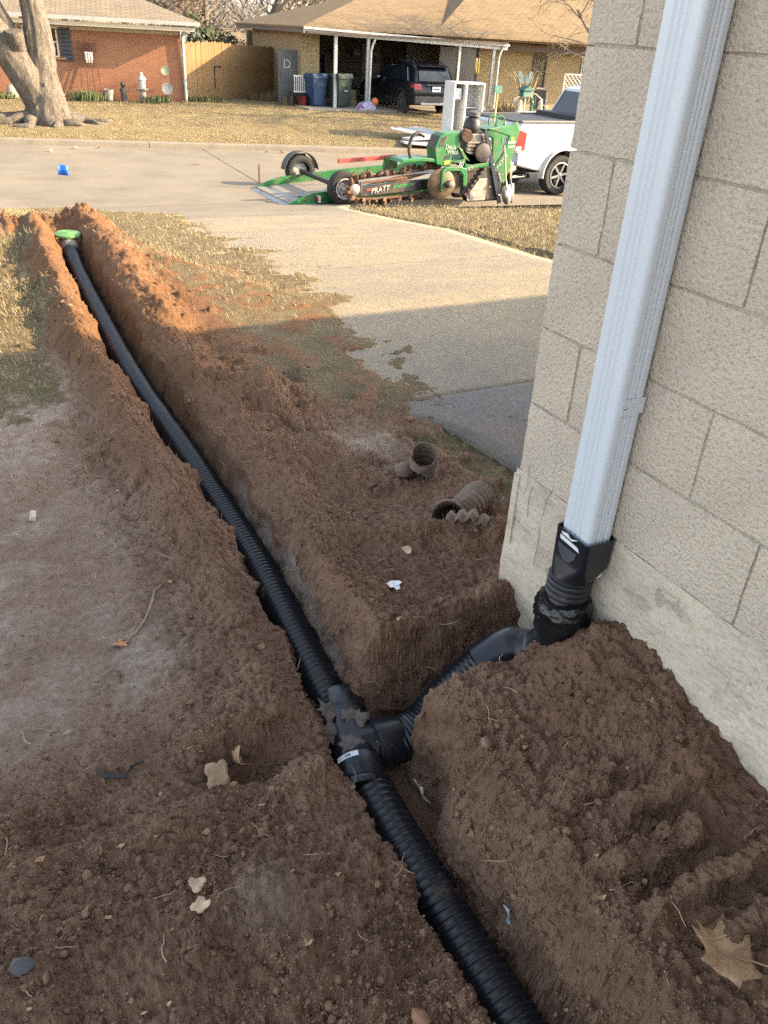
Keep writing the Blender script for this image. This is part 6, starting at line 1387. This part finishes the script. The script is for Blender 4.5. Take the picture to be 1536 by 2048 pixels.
TL = [('bare_tree', 'tangled bare tree behind the wooden fence at its left end', (11.5, 46, -1.2), 7, .22, 1), ('bare_tree', 'tangled bare tree behind the middle of the wooden fence', (14.5, 47, -1.2), 8, .25, 2), ('bare_tree', 'bare tree rising behind the parasol', (18.0, 50, -1.2), 9, .28, 3),
      ('bare_tree', 'bare tree just left of the golden roof', (21.5, 53, -1.2), 9.5, .3, 4), ('bare_tree', 'bare tree over the ridge of the golden roof', (27.0, 56, -1.2), 10, .3, 5), ('bare_tree', 'bare tree behind the right wing of the buff house', (36, 50, -1.2), 10, .3, 6),
      ('bare_tree', 'bare tree behind the right end of the buff house', (41, 47, -1.2), 10, .3, 7), ('bare_tree', 'bare tree behind the grey-brown roof', (7.0, 52, -1.2), 8, .25, 8), ('bare_tree', 'thin bare tree far behind the fence', (16.5, 62, -1.2), 10, .25, 9)]
for nm_, lb, ps, h, r_, sd in TL: bare_tree(nm_, lb, ps, h, r_, 100 + sd, 4, -.01, (13, 7, 5, 4), minr=.011, tw=m_twig if sd % 2 else m_twig2, first=.38, t0=.08)
bare_tree('bare_tree', 'bare tree whose drooping twigs hang over the buff roof at right', (22.9, 24.4, -1.6), 8.5, .24, 211, 5, .12, (11, 7, 5, 3, 2), minr=.006, tw=m_twig, first=.5, t0=.2)
# evergreen shrub mass behind the fence
g = np.random.default_rng(51)
def evergreen(label, pos, rx, rz_, N, seed, mat_):
    g = np.random.default_rng(seed); o = thing('evergreen_shrub', label, 'shrub', pos, 0, 'evergreen shrubs behind the fence')
    u = g.normal(size=(N, 3)); u /= np.linalg.norm(u, axis=1)[:, None]; rad = g.uniform(.45, 1, N) ** .5 * (1 + .3 * np.sin(u[:, 0] * 5 + u[:, 2] * 4))
    Pq = u * rad[:, None] * np.array([rx, rx * .8, rz_]) + np.array([0, 0, rz_])
    a = g.normal(size=(N, 3)); a /= np.linalg.norm(a, axis=1)[:, None]; b_ = np.cross(a, u); b_ /= np.linalg.norm(b_, axis=1)[:, None] + 1e-6
    s_ = g.uniform(.06, .14, N)[:, None]
    V = np.stack([Pq - a * s_, Pq + b_ * s_ * .5, Pq + a * s_, Pq - b_ * s_ * .5], 1).reshape(-1, 3); F = np.arange(N * 4).reshape(-1, 4)
    link('crown', npmesh('crown', V, F, mat_), o); MB().tube([(0, 0, -.1), (.05, 0, rz_)], [.1, .04], 7).build('trunk', m_bark, o); return o
m_ever = mat('evergreen_leaf', (.06, .075, .028), .7, var=.5, scale=3)
m_vine = mat('dry_vine', (.17, .135, .10), .9, var=.4, scale=3)
evergreen('dark evergreen shrub behind the left end of the wooden fence', (11.6, 38.5, -1.1), 1.5, 1.35, 2600, 1, m_ever)
evergreen('paler evergreen shrub right of the dark one behind the fence', (13.2, 41.0, -1.1), 1.3, 1.25, 1500, 2, m_vine)
# big forked tree on the far lawn
bt_ = thing('forked_tree', 'massive forked grey tree with spreading roots on the far lawn', 'tree', (3.45, 27.55, -1.25), 0)
def bark_tube(pts, rad, n_, seed, rough=.12):
    P_ = smooth_path(pts, 7); k = len(P_); ss = np.linspace(0, 1, k); rr2 = np.interp(ss, np.linspace(0, 1, len(rad)), rad)
    mb = MB().tube(P_, list(rr2), n_); g_ = np.random.default_rng(seed)
    V = np.array(mb.v); idx = np.arange(len(V)); ang = (idx % n_) / n_ * 2 * np.pi; hh = (idx // n_) / k * 14
    C_ = np.array([tuple(q) for q in P_])[np.minimum(idx // n_, k - 1)]
    f_ = 1 + rough * (fbm(np.cos(ang) * 1.8 + seed, np.sin(ang) * 1.8 + hh * .35, 1.6, 4)) + rough * .5 * np.abs(fbm(ang * 3 + seed, hh * .5, 1.2, 3))
    mb.v = [tuple(q) for q in (C_ + (V - C_) * f_[:, None])]; return mb
bark_tube([(.05, 0, -.2), (.02, 0, .15), (-.02, .0, .7), (-.02, .02, 1.3), (.05, .05, 2.2), (-.02, .1, 3.3), (-.06, .1, 4.2), (.1, .1, 6.5)], [.85, .62, .52, .42, .35, .28, .29, .22], 40, 3).build('trunk', m_bark, bt_, 70)
bark_tube([(-.1, 0, .35), (-.42, -.1, 1.1), (-.95, -.15, 2.0), (-1.5, -.1, 2.8), (-2.1, 0, 4.0), (-3.0, .1, 6.0)], [.42, .42, .38, .35, .32, .26], 34, 8).build('limb', m_bark, bt_, 70)
bark_tube([(-.25, .12, 1.4), (-.55, .2, 2.1), (-1.0, .3, 3.1), (-1.35, .4, 4.5), (-1.6, .5, 6.5)], [.24, .2, .17, .15, .12], 18, 12).build('limb', m_bark, bt_, 70)
bark_tube([(-.6, -.25, 1.9), (-.62, -.55, 2.15), (-.64, -.62, 2.3)], [.25, .22, .2], 16, 14).build('branch_stub', m_bark, bt_, 70)
MB().tube([(.15, -.3, 3.45), (-.15, -.5, 3.75), (-.5, -.6, 4.1)], [.03, .022, .015], 5).build('twig', m_twig, bt_)
for i, (a, L, r_) in enumerate(((-.25, 1.7, .17), (.15, 2.0, .14), (-.9, 1.3, .2), (-1.6, 1.1, .24), (-2.3, 1.4, .2), (3.0, 2.4, .19), (2.6, 1.9, .15), (-2.9, 2.2, .14), (.9, 1.4, .15))):
    q = [(0, 0, .25)] + [(math.cos(a + .18 * math.sin(j * 2.1 + i)) * L * t, math.sin(a + .18 * math.sin(j * 2.1 + i)) * L * t * .8, .18 - .2 * t - .0 + .05 * math.sin(j * 3 + i)) for j, t in enumerate((.35, .6, .85, 1.0))]
    bark_tube(q, [r_ * 1.5, r_ * 1.1, r_ * .75, r_ * .5, r_ * .2], 12, 30 + i, .18).build('root', m_bark, bt_, 70)
out = []; g_ = random.Random(77)
for q, d in (((.1, .1, 6.2), (.2, 0, 1)), ((-3.0, .1, 5.8), (-.5, 0, 1)), ((-1.6, .5, 6.3), (-.1, .2, 1))): grow(g_, q, d, 3.2, .16, 1, 4, out, .0, (5, 5, 4, 3))
cm = MB()
for pts, rad, lev in out: cm.tube(pts, [max(.01, q) for q in rad], 4, cap=False)
cm.build('crown', m_twig, bt_)
# fallen leaves and litter in the gutter
for i, (x, y) in enumerate(((2.9, 23.6), (3.6, 24.2), (6.0, 21.3), (9.1, 23.4), (4.2, 24.3), (8.7, 23.5))):
    leaf('street_leaf', ['curled brown leaf alone on the pale street left of the blue flag height', 'curled brown leaf near the far kerb, left of the kerb joint', 'curled brown leaf by the joint of the street slabs', 'curled brown leaf by the far kerb above the trailer wheel', 'curled brown leaf against the far kerb, second from left', 'curled brown leaf by the far kerb, left of the one above the trailer wheel'][i], (x, y, street_z(x) + .03), .09, R(40 * i), (R(25), R(10)), lobes=4, depth=.3, curl=.4, seed=60 + i, mat_=m_leafA, stem=False, group='leaves on the street')
